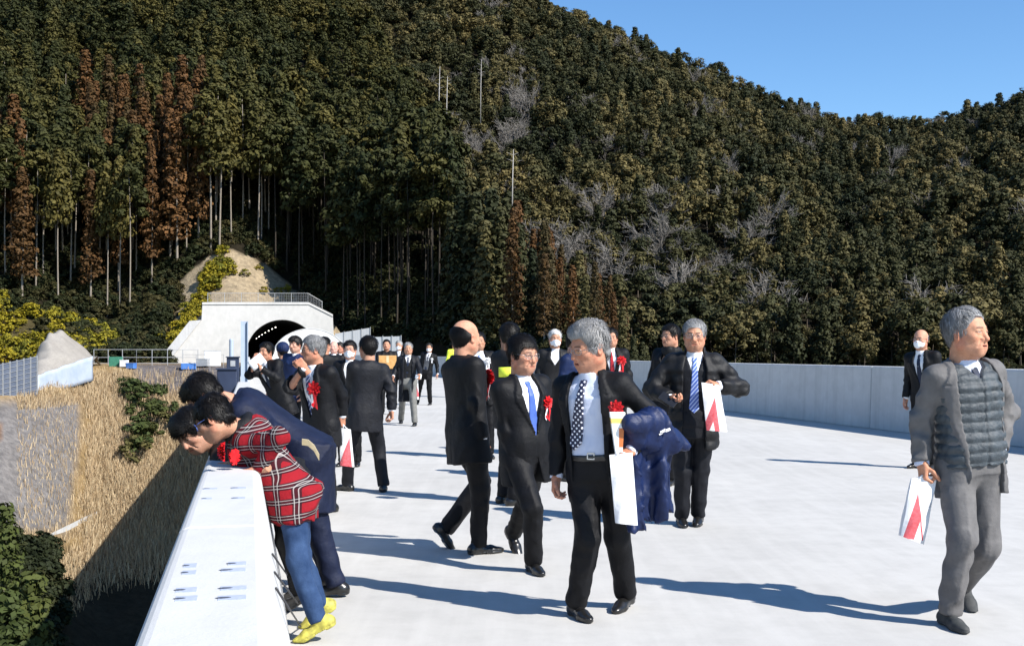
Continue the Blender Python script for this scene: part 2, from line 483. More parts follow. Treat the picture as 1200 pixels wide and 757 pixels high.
        d = smin(d, rc(q, (0, .0845, -.0690), (.016, .0775, -.0670), .0072, .0040), .004)
        mo = k.get('mouth', 0.0)
        d = smax(d, -ell(q, (0, .092, -.0632), (.021, .012, .0012 + mo)), .003)
        # cheek fold
        d = d + .0038 * np.exp(-((q[:, 0] - .030 - (-.045 - q[:, 2]) * .35) / .004) ** 2) * sstep(q[:, 1], .05, .07) * (q[:, 2] < -.03) * (q[:, 2] > -.07)
        ear = ell(q, (.077, -.008, -.008), (.009, .019, .031), EARR)
        ear = smax(ear, -ell(q, (.086, -.003, -.006), (.007, .011, .018), EARR), .006)
        d = smin(d, ear, .008)
        return d * fat
    EARR = np.array(Matrix.Rotation(-.45, 3, 'Z') @ Matrix.Rotation(.2, 3, 'X'), dtype=f4).T
    def headfull(p):
        d = headsd(p)
        return smin(d, rc(p, (0, -.024, -.045), nbh, .056, .066), .03)
    hres = .0034 * lod
    V, Q = snet(headfull, (-.105, -.125, -.19), (.105, .135, .135), hres)
    q = np.abs(V[:, 0]); y, z = V[:, 1], V[:, 2]
    C = np.tile(tone, (len(V), 1))
    def blend(mask, c, a=1.0):
        m = (np.clip(mask, 0, 1) * a)[:, None]; C[:] = C * (1 - m) + np.asarray(c) * m
    blend(np.exp(-(((q - .042) / .02) ** 2 + ((z + .025) / .018) ** 2)) * (y > .03), tone * (1.05, .78, .75), .55)
    blend(np.exp(-(q / .014) ** 2 - ((z + .03) / .014) ** 2) * (y > .09), tone * (1.05, .75, .72), .5)
    blend(sstep(q, .066, .075), tone * (1.06, .74, .70), .5)
    blend(sstep(-z, .045, .07) * sstep(y, .02, .05), tone * (.8, .82, .86), .5 * k.get('stubble', .6))
    lip = np.exp(-((q / .021) ** 4)) * np.exp(-((z + .0635) / .0085) ** 4) * (y > .07)
    blend(lip, (tone[0] * .78, tone[1] * .50, tone[2] * .52), .85)
    blend(np.exp(-((z + .0632) / (.0022 + k.get('mouth', 0.0))) ** 4) * (q < .019) * (y > .06), (.06, .02, .018), .8)
    brc = k.get('brow', (.03, .025, .022))
    arc = .021 + .004 * np.cos((q - .03) / .018)
    blend(np.exp(-((z - arc) / .0042) ** 4) * sstep(q, .010, .014) * (1 - sstep(q, .043, .049)) * (y > .05), brc, .8)
    er = ((q - .031) / .0125) ** 2
    eye = (er < 1) * (y > .05)
    op = k.get('eyeopen', .0038)
    blend(eye * np.exp(-((z - .003) / op / np.sqrt(np.maximum(1 - er, .05))) ** 6), (.55, .50, .47), .9)
    blend(eye * (((q - .031) ** 2 + (z - .003) ** 2) < .0048 ** 2) * (np.abs(z - .003) < op * 1.1), (.02, .014, .012), 1)
    blend(eye * np.exp(-((z - .003 - op) / .0018) ** 2), (.05, .03, .025), .85)
    V2 = (V * hs) @ HF + hc
    parts.append((V2, Q, C))
    # hands
    HA = {}
    for sd, key in ((1, 'hR'), (-1, 'hL')):
        hk = k.get(key, {})
        d = np.asarray(hk.get('dir', wri[sd] - elb[sd]), float)
        if 'wdir' in hk:
            w = np.asarray(hk['wdir'], float); d = np.array([w[0] * cz - w[1] * sz, w[0] * sz + w[1] * cz, w[2]])
        pn = np.asarray(hk.get('palm', (-sd, .15, 0)), float)
        if 'wpalm' in hk:
            w = np.asarray(hk['wpalm'], float); pn = np.array([w[0] * cz - w[1] * sz, w[0] * sz + w[1] * cz, w[2]])
        c = nrm(d); b = nrm(pn - c * np.dot(pn, c)); a = sd * np.cross(c, b)
        M = np.stack([a, b, c]).astype(f4)
        cu = hk.get('curl', (.35, .45, .3)); spread = hk.get('spread', .06); tin = hk.get('thumb', .35)
        segs = []
        for i, (ax, ln, r0) in enumerate(((.028, .074, .0092), (.0095, .082, .0095), (-.0095, .076, .0090), (-.027, .060, .0082))):
            p0 = np.array([ax, 0, .086 - .004 * abs(i - 1)]); ang = 0; sl = (1.5 - i) * spread
            for j, (fr, r1, r2) in enumerate(((.46, 1, .95), (.30, .95, .86), (.24, .86, .74))):
                ang += cu[j] * (1 + .10 * i)
                dd = np.array([math.sin(sl) * math.cos(ang), math.sin(ang), math.cos(ang) * math.cos(sl)])
                p1 = p0 + dd * ln * fr
                segs.append((p0, p1, r0 * r1, r0 * r2)); p0 = p1
        p0 = np.array([.024, .006, .022]); 
        for (ln, ang, r1, r2) in ((.042, .75, .014, .0115), (.032, .55 - tin * .5, .011, .010), (.026, .35 - tin, .010, .0078)):
            dd = nrm((math.sin(ang), .35 + tin * .5, math.cos(ang))); p1 = p0 + dd * ln
            segs.append((p0, p1, r1, r2)); p0 = p1
        def hand(p, segs=segs):
            d = rbox(p, (0, 0, .046), (.040, .0125, .045), .012)
            d = smin(d, ell(p, (.022, .008, .034), (.018, .014, .028)), .012)
            e = rc(p * v3(.8, 1.15, 1), (0, 0, -.07), (0, 0, .012), .026, .026)
            d = smin(d, e, .02)
            for (p0, p1, r1, r2) in segs: d = smin(d, rc(p, p0, p1, r1, r2), .0045)
            return d
        V, Q = snet(hand, (-.075, -.045, -.07), (.105, .135, .20), .0040 * lod)
        C = np.tile(tone * (1.0, .93, .9), (len(V), 1))
        for (p0, p1, r1, r2) in segs[2::3]:
            tip = p1; m = np.exp(-(np.linalg.norm(V - (tip - np.array([0, .004, 0])), axis=1) / .007) ** 2)[:, None]
            C = C * (1 - .4 * m) + np.array([.55, .36, .3]) * .4 * m
        for sg in segs[0::3]:
            m = np.exp(-(np.linalg.norm(V - sg[0], axis=1) / .011) ** 2)[:, None]; C = C * (1 - m * .25) + tone * (1.0, .7, .66) * m * .25
        parts.append(((V * s) @ M + wri[sd], Q, C)); HA[sd] = M
    n = 0; VV, QQ, CC = [], [], []
    for V, Q, C in parts:
        VV.append(V); QQ.append(Q + n); CC.append(C); n += len(V)
    me = mk_mesh('body', np.vstack(VV), np.vstack(QQ), True)
    ca = me.color_attributes.new('Col', 'FLOAT_COLOR', 'POINT')
    cc = np.ones((len(me.vertices), 4), f4); src = np.vstack(CC)
    if len(src) == len(cc): cc[:, :3] = src
    ca.data.foreach_set('color', cc.ravel())
    mesh_obj('body', me, None, skin_mat('skin'), E)
    # ---- hair
    hk = k.get('hair', {})
    if hk is not None:
        hcol = hk.get('col', 'black'); thk = hk.get('th', .014); fz = hk.get('front', .068); bz = hk.get('back', -.065); sdz = hk.get('side', -.005)
        amp = hk.get('amp', .005); top = hk.get('top', None); seed = hk.get('seed', 3); part_ = hk.get('part', 0.0); vol = hk.get('vol', .0)
        def hairsd(p):
            q = p.copy(); q[:, 0] = np.abs(q[:, 0]) / fat
            sk = np.minimum(ell(q, (0, -.012, .03), (.0755, .095, .088)), ell(q, (0, -.02, -.02), (.066, .078, .075)))
            st = wr(p * v3(1.0, .22, .40), seed, 120) * amp * .55 + wr(p, seed + 1, 30) * amp * .9
            t = thk * .62 * (.5 + .5 * sstep(p[:, 2], -.02, .09)) + vol * sstep(p[:, 2], .03, .11) * sstep(p[:, 1], -.06, .06)
            d = sk - t - st
            y = p[:, 1]
            line = np.where(y > .03, sdz + (fz - sdz) * sstep(y, .03, .072), np.where(y > -.02, sdz, sdz + (bz - sdz) * sstep(-y, .02, .075)))
            line = line + part_ * p[:, 0] * sstep(y, .03, .07) * 6 * .1 + wr(p, seed + 5, 60) * amp * .7
            temple = sstep(q[:, 0], .045, .062) * (y > .03) * hk.get('recede', .0)
            d = smax(d, line + temple - p[:, 2], .006)
            # keep off the ears
            d = smax(d, -ell(q, (.082, -.006, -.010), (.020, .021, .031)), .004)
            if top is not None: d = smax(d, np.maximum(p[:, 2] - top + hk.get('tilt', 0) * p[:, 1] + .006 * wr(p, 4, 50), p[:, 1] - .012), .008)
            if hk.get('lock'): d = smin(d, rc(p, *hk['lock']) + st, .01)
            return d
        V, Q = snet(hairsd, (-.12, -.145, -.13), (.12, .135, .16), .0038 * lod)
        if len(V):
            rh = np.random.default_rng(seed); ns = int(4600 / max(1, lod ** 3)) if hk.get('strands', True) else 0
            VV2, QQ2 = V, Q
            if ns > 150:
                b0 = V[rh.integers(0, len(V), ns)]
                b0 = b0[np.sqrt((b0 * b0).sum(1)) > .075]; ns = len(b0)
                nn = b0 - np.array([0, -.012, .015]); nn /= np.linalg.norm(nn, axis=1)[:, None]
                cdir = b0 - np.array([.012, -.045, .125]) + np.array([hk.get('sweep', .03), 0, 0]) * (b0[:, 2:3] > .05) + np.array([0, -.03, -.05]) * (b0[:, 2:3] < .05) + rh.normal(size=b0.shape) * .018
                fm = ((b0[:, 1:2] > .015) & (b0[:, 2:3] > .02)).astype(float) * hk.get('combback', 1.0 if hcol in ('grey', 'silver', 'white') else .45)
                cdir = cdir * (1 - fm) + fm * (np.array([hk.get('sweep', .03) * 2.2, -.10, .10]) + rh.normal(size=b0.shape) * .02)
                tt_ = cdir - nn * (cdir * nn).sum(1)[:, None]; tt_ /= np.linalg.norm(tt_, axis=1)[:, None] + 1e-6
                sd_ = np.cross(nn, tt_); L0 = hk.get('slen', .036) * rh.uniform(.4, 1.35, (ns, 1)); lift = rh.uniform(.001, .009, (ns, 1)) * hk.get('lift', 1.0); w0 = rh.uniform(.0006, .0013, (ns, 1)) * max(1, lod)
                m1 = b0 + tt_ * L0 * .5 + nn * lift; m2 = b0 + tt_ * L0 + nn * lift * .6 - nn * L0 * L0 * 3.5
                S = np.stack([b0 - sd_ * w0, b0 + sd_ * w0, m1 + sd_ * w0, m1 - sd_ * w0, m2 + sd_ * w0 * .3, m2 - sd_ * w0 * .3], 1).reshape(-1, 3)
                i0 = np.arange(ns) * 6; QS = np.concatenate([np.stack([i0, i0 + 1, i0 + 2, i0 + 3], 1), np.stack([i0 + 3, i0 + 2, i0 + 4, i0 + 5], 1)]) + len(V)
                VV2 = np.vstack([V, S]); QQ2 = np.vstack([Q, QS])
            mesh_obj('hair', (VV2 * hs) @ HF + hc, QQ2, hair_mat('hair_' + hcol, *HAIRS[hcol]), E, True)
    # ---- face things
    if k.get('mask'):
        def mk(p):
            q = p.copy(); q[:, 0] = np.abs(q[:, 0])
            d = smin(ell(q, (0, .02, -.045), (.070, .082, .078)), rc(q, (0, .09, -.02), (0, .088, -.08), .018, .016), .03)
            d = np.maximum(d, np.maximum(p[:, 2] + .012 + .25 * np.abs(p[:, 0]), -.112 - p[:, 2]))
            d = np.maximum(d, .025 - p[:, 1])
            return d + .0012 * np.sin(p[:, 2] * 400)
        V, Q = snet(mk, (-.1, 0, -.14), (.1, .14, .03), .004 * lod)
        mo = mesh_obj('face_mask', (V * hs) @ HF + hc, Q, surf('mask_cloth', (.72, .75, .78) if k['mask'] != 'grey' else (.5, .52, .55), (.8, .82, .84), 30, rough=.9), E, True)
        for x in (1, -1) if lod < 1.7 else ():
            lp = MB()
            for dz in (.0,): lp.tube([(np.array([x * .066 * fat, .03, -.03 + dz]) * hs) @ HF + hc, (np.array([x * .084 * fat, -.012, .01 + dz * .7]) * hs) @ HF + hc], .0014, 5)
            lp.obj('ear_loop', MATS['mask_cloth'], mo)
    if k.get('glasses'):
        g = MB(); col = k['glasses']
        tr = lambda p: (np.array(p, float) * hs) @ HF + hc
        rw, rh = k.get('gsize', (.024, .0165))
        for x in (1, -1):
            ring = [tr((x * .033 * fat + rw * math.copysign(abs(math.cos(t)) ** .7, math.cos(t)), .097 - .012 * abs(math.cos(t)) * (1 if math.cos(t) * x > 0 else 0), .002 + rh * math.copysign(abs(math.sin(t)) ** .7, math.sin(t)))) for t in np.linspace(0, 2 * math.pi, 21)]
            g.tube(ring, k.get('gw', .0013) * hs, 5)
            g.tube([tr((x * (.033 * fat + rw), .085, .006)), tr((x * .078 * fat, .06, .008)), tr((x * .081 * fat, -.005, .008)), tr((x * .08 * fat, -.02, -.004))], k.get('gw', .0013) * hs, 5)
        g.tube([tr((-.010, .099, .006)), tr((0, .102, .008)), tr((.010, .099, .006))], .0013 * hs, 5)
        gm = surf('spectacle_' + col, {'dark': (.02, .02, .025), 'silver': (.30, .30, .31), 'blue': (.10, .16, .45)}[col], None, 20, rough=.3, metal=.0 if col != 'silver' else .9, bumpy=0)
        go = g.obj('glasses', gm, E, True)
        if 'lens' not in MATS:
            m, nt, b = new_mat('lens'); out = nt.nodes['Material Output']
            tr_ = nt.nodes.new('ShaderNodeBsdfTransparent'); gl_ = node(nt, 'ShaderNodeBsdfGlossy', Roughness=.03); mx = nt.nodes.new('ShaderNodeMixShader'); mx.inputs[0].default_value = .07
            nt.links.new(tr_.outputs[0], mx.inputs[1]); nt.links.new(gl_.outputs[0], mx.inputs[2]); nt.links.new(mx.outputs[0], out.inputs[0]); MATS['lens'] = m
        for x in (1, -1):
            lb = MB(); lb.add([tr((x * .033 * fat + rw * .95 * math.cos(t), .0955 - .012 * abs(math.cos(t)) * (1 if math.cos(t) * x > 0 else 0), .002 + rh * .95 * math.sin(t))) for t in np.linspace(0, 2 * math.pi, 17)[:-1]], [tuple(range(16))])
            lb.obj('lens', MATS['lens'], go)
    # ---- clothes
    res = k.get('res', .0095) * lod
    tk = k.get('top', 'suit'); outer = k.get('outer', 'suit_black'); omat = MATS[outer] if isinstance(outer, str) else outer
    seed = k.get('seed', 11)
    xoff = k.get('xoff', 0.0) * s
    def arm(p, off, k0=1.0):
        best = None; am_ = k.get('fold', 1.0)
        for sd in (1, -1):
            d = smin(rc(p, sh[sd], elb[sd], (.059 + off) * s, (.050 + off) * s), rc(p, elb[sd], wri[sd], (.050 + off) * s, (.043 + off * .8) * s), .03)
            ax = nrm(wri[sd] - elb[sd]).astype(f4)
            d = np.maximum(d, (p - (wri[sd] - ax * k0 * .012 * s).astype(f4)) @ ax)
            # folds around the elbow and along the forearm
            el = p - elb[sd].astype(f4); de = np.sqrt((el * el).sum(1))
            fz_ = 1 - 2 * np.abs(wr(p, seed + sd + 7, 30))
            d = d - am_ * ((.0075 * np.exp(-(de / .12) ** 2) + .003) * s * fz_)
            dsh = np.sqrt(((p - sh[sd].astype(f4)) ** 2).sum(1))
            kk = .012 + .055 * np.clip(1 - dsh / (.22 * s), 0, 1)
            best = (d, kk) if best is None else (np.minimum(best[0], d), np.maximum(best[1], kk))
        return best
    def tq(p):
        q = (p - pel.astype(f4)) @ TF.T
        return q[:, 0] / s, q[:, 1] / s, q[:, 2] / L
    hem = k.get('hem', -.42); skd = k.get('skirt', None)
    btn = k.get('btn', .36); vtop = k.get('vtop', .075); openw = k.get('openw', 0.0)
    def vhalf(t):      # half width of the front opening
        w = np.interp(t, [-2, hem - .01, -.02, btn - .02, btn, .80, .98, 1.2], [openw * 1.2 + (.06 if openw == 0 and tk == 'suit' else 0), openw * 1.15 + (.05 if openw == 0 and tk == 'suit' else 0), openw, openw, max(openw, .004), vtop * .9, vtop * .72, vtop * .6])
        return w.astype(f4)
    coat_off = k.get('ooff', 0.0) * s
    def jacket(p):
        x, y, t = tq(p); x = x - xoff / s
        if skd is None: d = torso(p, coat_off, hem, 1.04)
        else:
            d = torso(p, coat_off, -.08, 1.04)
            SF = frame(-np.asarray(skd, float), k.get('skf', (0, 1, 0))); q = (p - pel.astype(f4)) @ SF.T; tt = q[:, 2] / L
            fl = k.get('flare', .05) * s * np.clip(-tt, 0, 1.5)
            a = .172 * s + coat_off + fl; b = .122 * s + coat_off + fl
            e = (((np.abs(q[:, 0]) / a) ** 2.3 + (np.abs(q[:, 1]) / b) ** 2.3) ** (1 / 2.3) - 1) * np.minimum(a, b)
            e = np.maximum(e, np.maximum(hem - tt, tt - .12) * L)
            d = smin(d, e, .10 * s)
        sp = rc(p, nb + R_ * .05 * s - U * .035 * s, sh[1] + U * .014 * s, .046 * s, .048 * s)
        sp = np.minimum(sp, rc(p, nb - R_ * .05 * s - U * .035 * s, sh[-1] + U * .014 * s, .050 * s, .053 * s))
        d = smin(d, sp, .05)
        a, kk = arm(p, k.get('sleeve', 0.0) + k.get('ooff', 0.0) * .6)
        d = smin(d, a, kk)
        # collar
        ql = (p - nb.astype(f4)) @ TF.T; rad = np.sqrt(ql[:, 0] ** 2 + (ql[:, 1] + .012 * s) ** 2)
        ch = k.get('colh', .028) * s
        colr = np.maximum(rad - (.077 * s + coat_off * .8 - ql[:, 2] * .22), np.maximum(ql[:, 2] - ch + np.clip(ql[:, 1], -1, 1) * .22, -.06 * s - ql[:, 2]))
        d = smin(d, colr, .018)
        fr = (y > 0)
        w = vhalf(t)
        lap = (np.abs(x) > w) & (np.abs(x) < w + .062 * np.clip(np.interp(t, [btn, .72, .86, 1.0], [0, 1, .85, .55]), 0, 1)) & (t > btn)
        if k.get('lapel', True): d = d - .010 * s * (lap & fr) + .006 * s * ((np.abs(t - .80 - .25 * (np.abs(x) - .09)) < .008) & lap & fr & (np.abs(x) > w + .028))
        d = d - .004 * s * (((np.abs(np.abs(x) - .115) < .06) & (t < -.06) & (t > -.15)) & fr) * (1 if tk == 'suit' else 0)
        if tk == 'puffer':
            d = d - .007 * s * np.abs(np.sin((t * L / s) * 36 + .8 * wr(p, seed, 8)))
            d = d - .009 * s * wr(p, seed + 3, 30)
        am = k.get('fold', 1.0)
        d = d + s * am * (.0045 * wr(p * v3(1, 1, .45), seed, 22) - .0035 * (1 - 2 * np.abs(wr(p * v3(1, 1, .8), seed + 2, 26)))) * sstep(-t, -1.0, .2)
        # back and front centre lines, vent
        d = d + .004 * s * np.exp(-(x / .004) ** 2) * ((t < btn) if openw == 0 else (y < 0))
        if tk != 'closed': d = np.maximum(d, np.minimum(w * s - np.abs(x) * s, ql[:, 1] - (-.005) * s))
        return d
    upts = [pel + (np.asarray(skd) if skd is not None else -U) * abs(hem) * L, pel, nb + U * .03, sh[1], sh[-1], elb[1], elb[-1], wri[1], wri[-1]]
    names = {'suit': 'jacket', 'coat': 'coat', 'puffer': 'down_coat', 'closed': 'jacket'}
    jk = garment(k.get('oname', names[tk]), jacket, upts, .21 * s, res, omat, E)
    # shirt with collar and cuffs
    if k.get('shirt', 'shirt_white'):
        so = k.get('soff', -.014) * s
        def shirt(p):
            d = torso(p, so, -.04, 1.03)
            ql = (p - nb.astype(f4)) @ TF.T
            ql2 = ql
            rad = np.sqrt(ql2[:, 0] ** 2 + (ql2[:, 1] - .010 * s - ql2[:, 2] * .18) ** 2)
            hcol = .046 * s - .012 * s * sstep(ql[:, 1], 0, .06 * s) + .034 * s * sstep(-ql[:, 1], .0, .05 * s)
            colr = np.maximum(rad - .0675 * s + ql[:, 2] * .18, np.maximum(ql[:, 2] - hcol, -.05 * s - ql[:, 2]))
            d = smin(d, colr, .012)
            # collar points
            for x in (1, -1):
                m = rbox(ql2, (x * .036 * s, .062 * s, -.022 * s), (.022 * s, .010 * s, .030 * s), .004, np.array(Matrix.Rotation(x * .5, 3, 'Y') @ Matrix.Rotation(-.35, 3, 'X'), dtype=f4))
                d = smin(d, m, .006)
            if k.get('cuff', True):
                for sd in (1, -1):
                    ax = nrm(wri[sd] - elb[sd]).astype(f4); w0 = wri[sd].astype(f4)
                    c = rc(p, w0 - ax * .03 * s, w0 + ax * .02 * s, .036 * s, .036 * s)
                    d = np.minimum(d, np.maximum(np.maximum(c, (p - (w0 + ax * .008 * s)) @ ax), (w0 - ax * .028 * s - p) @ ax))
            x, y, t = tq(p)
            return d + .0030 * s * wr(p * v3(1, 1, .5), seed + 21, 45) - .0050 * s * (1 - 2 * np.abs(wr(p * v3(1.1, 1, .55), seed + 24, 22))) * (t < .8) - .002 * s * (np.abs(x - xoff / s) < .016) * (y > 0)
        garment('shirt', shirt, [pel, nb + U * .05, sh[1], sh[-1], wri[1], wri[-1]], .14 * s, res, MATS[k.get('shirt', 'shirt_white')], E)
    if k.get('vest'):
        vo = k.get('voff', -.006) * s
        def vest(p):
            x, y, t = tq(p); x = x - xoff / s
            d = torso(p, vo, k.get('vhem', .0), 1.0)
            sp = np.minimum(rc(p, nb + R_ * .05 * s - U * .04 * s, sh[1], .04 * s, .05 * s), rc(p, nb - R_ * .05 * s - U * .04 * s, sh[-1], .04 * s, .05 * s))
            d = smin(d, sp, .04)
            if k.get('quilt'):
                ph = t * L / s * 3.14159 / .052 + .25 * wr(p, seed + 33, 9)
                d = d - .011 * s * np.sqrt(np.abs(np.sin(ph))) - .004 * s * wr(p, seed + 34, 60)
                d = d + .009 * s * np.exp(-(x / .006) ** 2)
            else: d = d - .002 * s * wr(p, seed + 34, 40)
            w = np.interp(t, [.55, .62, 1.0], [-.01, .0, .062]) if k.get('vneck', True) else np.interp(t, [.84, .86, 1.0], [-.01, .0, .06])
            return np.maximum(d, np.minimum((w.astype(f4) - np.abs(x)) * s, y))
        garment('vest' if k.get('quilt') else k.get('vname', 'sweater'), vest, [pel, nb, sh[1], sh[-1]], .16 * s, res, MATS[k['vest']], E)
    if k.get('tie'):
        swy = k.get('sway', 0.0); tl = k.get('tlow', .10)
        def tie(p):
            x, y, t = tq(p); x = x - xoff / s - swy * np.clip(1 - t, 0, 1)
            d = torso(p, k.get('soff', -.014) * s + k.get('tlift', .008) * s, tl, .985) 
            w = np.interp(t, [tl, tl + .07, .86, .89, .95, .985], [.002, .041, .020, .014, .022, .020]).astype(f4)
            d = d + .002 * s * wr(p, seed + 51, 30)
            kn = ell((p - (nb + Fw * .068 * s - U * .022 * s + R_ * xoff).astype(f4)) @ TF.T, (0, 0, 0), (.019 * s, .014 * s, .02 * s))
            d = np.minimum(np.maximum(d, np.maximum((np.abs(x) - w) * s, -y + .03)), kn)
            return d
        c0 = pel + Fw * .12 * s
        garment('tie', tie, [pel + Fw * .1 * s, nb + Fw * .1 * s, pel + R_ * swy * s, nb], .1 * s, res * .62, MATS[k['tie']], E)
    if k.get('scarf'):
        def scarf(p):
            ql = (p - (nb + U * .0).astype(f4)) @ TF.T
            rad = np.sqrt(ql[:, 0] ** 2 + (ql[:, 1] - .01) ** 2)
            d = np.sqrt((rad - .075 * s) ** 2 + (ql[:, 2] * .6) ** 2) - .035 * s
            return d + .006 * wr(p, 5, 60)
        garment('scarf', scarf, [nb], .17 * s, res * .8, MATS[k['scarf']], E)
    # trousers
    tmat = MATS[k.get('trousers', 'suit_black')]
    wl = k.get('wl', 1.0)
    def trous(p):
        d = ell((p - pel.astype(f4)) @ PF.T, (0, -.004, -.02), (.168 * s * k.get('wide', 1.0), .122 * s, .15 * s))
        up = PF[2]
        d = np.maximum(d, (p - pel.astype(f4)) @ up - .06 * s)
        d = smin(d, torso(p, -.007 * s, -.12, .155), .03)
        lg = None
        for sd in (1, -1):
            a = rc(p, hip[sd], kne[sd], .094 * s * wl, .070 * s * wl)
            b = rc(p, kne[sd], ank[sd] - nrm(ank[sd] - kne[sd]) * .0, .070 * s * wl, .060 * s * wl)
            l = smin(a, b, .02)
            dk = np.sqrt(((p - kne[sd].astype(f4)) ** 2).sum(1)); da = np.sqrt(((p - ank[sd].astype(f4)) ** 2).sum(1))
            am = .0045 + .0045 * np.exp(-(dk / .12) ** 2) + .006 * np.exp(-(da / .12) ** 2)
            l = l + am * s * (.6 * wr(p * v3(1, 1, .8), seed + 60 + sd, 34) - .9 * k.get('fold', 1.0) * (1 - 2 * np.abs(wr(p * v3(1, 1, 1.3), seed + 80 + sd, 20))) * .7)
            ax = nrm(ank[sd] - kne[sd]).astype(f4)
            # pressed crease on the front
            ff = FF[sd][1]; side = np.cross(ax, ff); side = nrm(side)
            q = p - kne[sd].astype(f4); 
            l = l - .004 * s * np.exp(-((q @ side) / (.012 * s)) ** 2) * ((q @ ff) > 0) * k.get('crease', 1.0)
            l = np.maximum(l, (p - (ank[sd] + ax * k.get('cufflow', .030) * s).astype(f4)) @ ax)
            lg = l if lg is None else smin(lg, l, .012)
        return smin(d, lg, .05)
    garment('trousers', trous, legs, .14 * s, res, tmat, E)
    if k.get('belt'):
        def belt(p):
            return torso(p, -.0005 * s, .085, .16)
        bo = garment('belt', belt, [pel], .2 * s, .008, MATS['leather_black'], E)
        bb = MB(); R0 = PF
        c = pel + PF[1] * (.118 * s + belly * .9) + U * .122 * L + PF[0] * k.get('buckx', 0) * s
        for dx, dz, hx, hz in ((-.019, 0, .003, .018), (.019, 0, .003, .018), (0, .016, .02, .003), (0, -.016, .02, .003)):
            bb.box(c + PF[0] * dx * s + PF[2] * dz * s, np.array((hx, .004, hz)) * s, PF)
        bb.obj('buckle', MATS['steel'], bo)
    # shoes
    sc = k.get('shoe', 'leather_black')
    for sd in (1, -1):
        Mf = FF[sd]; a0 = ank[sd].astype(f4)
        def shoe(p):
            q = ((p - a0) @ Mf.T) / s
            x, y, z = q[:, 0], q[:, 1], q[:, 2] + .088
            qq = np.stack([x - sd * .006 * sstep(y, 0, .12), y, z], 1).astype(f4)
            d = rc(qq * v3(1, 1, 1), (0, -.052, .032), (0, .085, .026), .034, .038)
            toe = ell(qq, (0, .125, .022), (.037, .072, .026))
            d = smin(d, toe, .03)
            d = smin(d, rc(qq, (0, -.03, .04), (0, .0, .105), .036, .038), .04)
            d = np.maximum(d, qq[:, 2] - .105)
            welt = (z < .016)
            d = d - .0035 * welt + .0025 * (np.abs(z - .018) < .003)
            d = d + .0025 * np.exp(-((y - .075) / .006) ** 2) * (z > .03)       # cap seam
            d = np.maximum(d, .0012 - z)
            d = np.maximum(d, -np.maximum(np.abs(y - .015) - .035, z - .009))     # arch between heel and sole
            return d * s
        garment('shoe', shoe, [a0 + Mf[1] * .16 * s, a0 - Mf[1] * .06 * s, a0 - Mf[2] * .09 * s], .055 * s, .0065 * lod, MATS[sc], E)
    # rosettes on the chest: (x, t, scale)
    for rs in k.get('rosettes', []):
        x0, t0, sc_ = rs[:3]
        a = np.interp(t0, PROF_T, PROF_A) * s; b = np.interp(t0, PROF_T, PROF_B) * s
        yy = b * (1 - min(.98, abs(x0 * s / a)) ** 2.4) ** (1 / 2.4) + np.interp(t0, PROF_T, PROF_C) * s + .012 + coat_off
        c = pel + R_ * x0 * s + Fw * yy + U * t0 * L
        rosette(E, c, Fw + R_ * (x0 * 2.2), sc_, white=(rs[3] if len(rs) > 3 else True), red=(rs[4] if len(rs) > 4 else True))
    return dict(E=E, root=root, wri=wri, hand=HA, toL=toL, nb=nb, pel=pel, TF=TF, s=s, L=L, hc=hc, HF=HF)

cloth('suit_black', (.0022, .0023, .003), (.0050, .0052, .0070)); cloth('suit_charcoal', (.005, .0055, .008), (.010, .011, .015)); cloth('suit_navy', (.008, .011, .026), (.016, .020, .042))
cloth('coat_navy', (.005, .008, .024), (.009, .014, .038)); cloth('jacket_blue', (.006, .013, .048), (.010, .022, .075)); cloth('suit_grey', (.100, .096, .095), (.145, .139, .136))
cloth('trousers_grey', (.13, .13, .12), (.19, .185, .17)); cloth('shirt_white', (.72, .73, .76), (.8, .8, .82), rough=.7, bs=.1); cloth('shirt_blue', (.54, .58, .71), (.62, .66, .78), rough=.7, bs=.1)
cloth('sweater_black', (.006, .006, .007), (.012, .012, .013)); cloth('sweater_grey', (.06, .065, .075), (.09, .095, .105)); cloth('denim', (.012, .032, .085), (.035, .07, .155), rough=.85)
cloth('tie_blue', (.05, .10, .36), (.08, .15, .48), rough=.45, bs=.05); cloth('tie_red', (.35, .02, .03), (.45, .03, .04), rough=.5); cloth('tie_navy', (.01, .014, .03), (.02, .03, .06), rough=.5)
cloth('vest_orange', (.45, .24, .08), (.6, .34, .13)); cloth('vest_yellow', (.65, .75, .05), (.75, .85, .08))
striped('tie_dots', (.012, .016, .045), (.8, .8, .85), 'dots', 46); striped('tie_stripe', (.03, .045, .13), (.35, .38, .5), 'lines', 32); striped('tie_blue_stripe', (.07, .13, .45), (.45, .55, .8), 'lines', 42)
plaid('plaid_red', (.24, .008, .014), (.012, .006, .010), (.50, .46, .44), .78)
quilt('down_grey', (.030, .038, .044)); cloth('down_black', (.004, .004, .005), (.008, .008, .009), rough=.6, spec=.3)
surf('leather_black', (.008, .008, .008), (.014, .013, .012), 40, rough=.28, bumpy=.15, spec=.6); surf('sneaker_yellow', (.20, .18, .04), (.58, .53, .09), 24, rough=.6, bumpy=.5, bscale=60); surf('sneaker_grey', (.03, .035, .035), (.06, .06, .06), 30, rough=.8)
surf('steel', (.5, .5, .5), (.6, .6, .6), 20, rough=.3, metal=.9, bumpy=0)
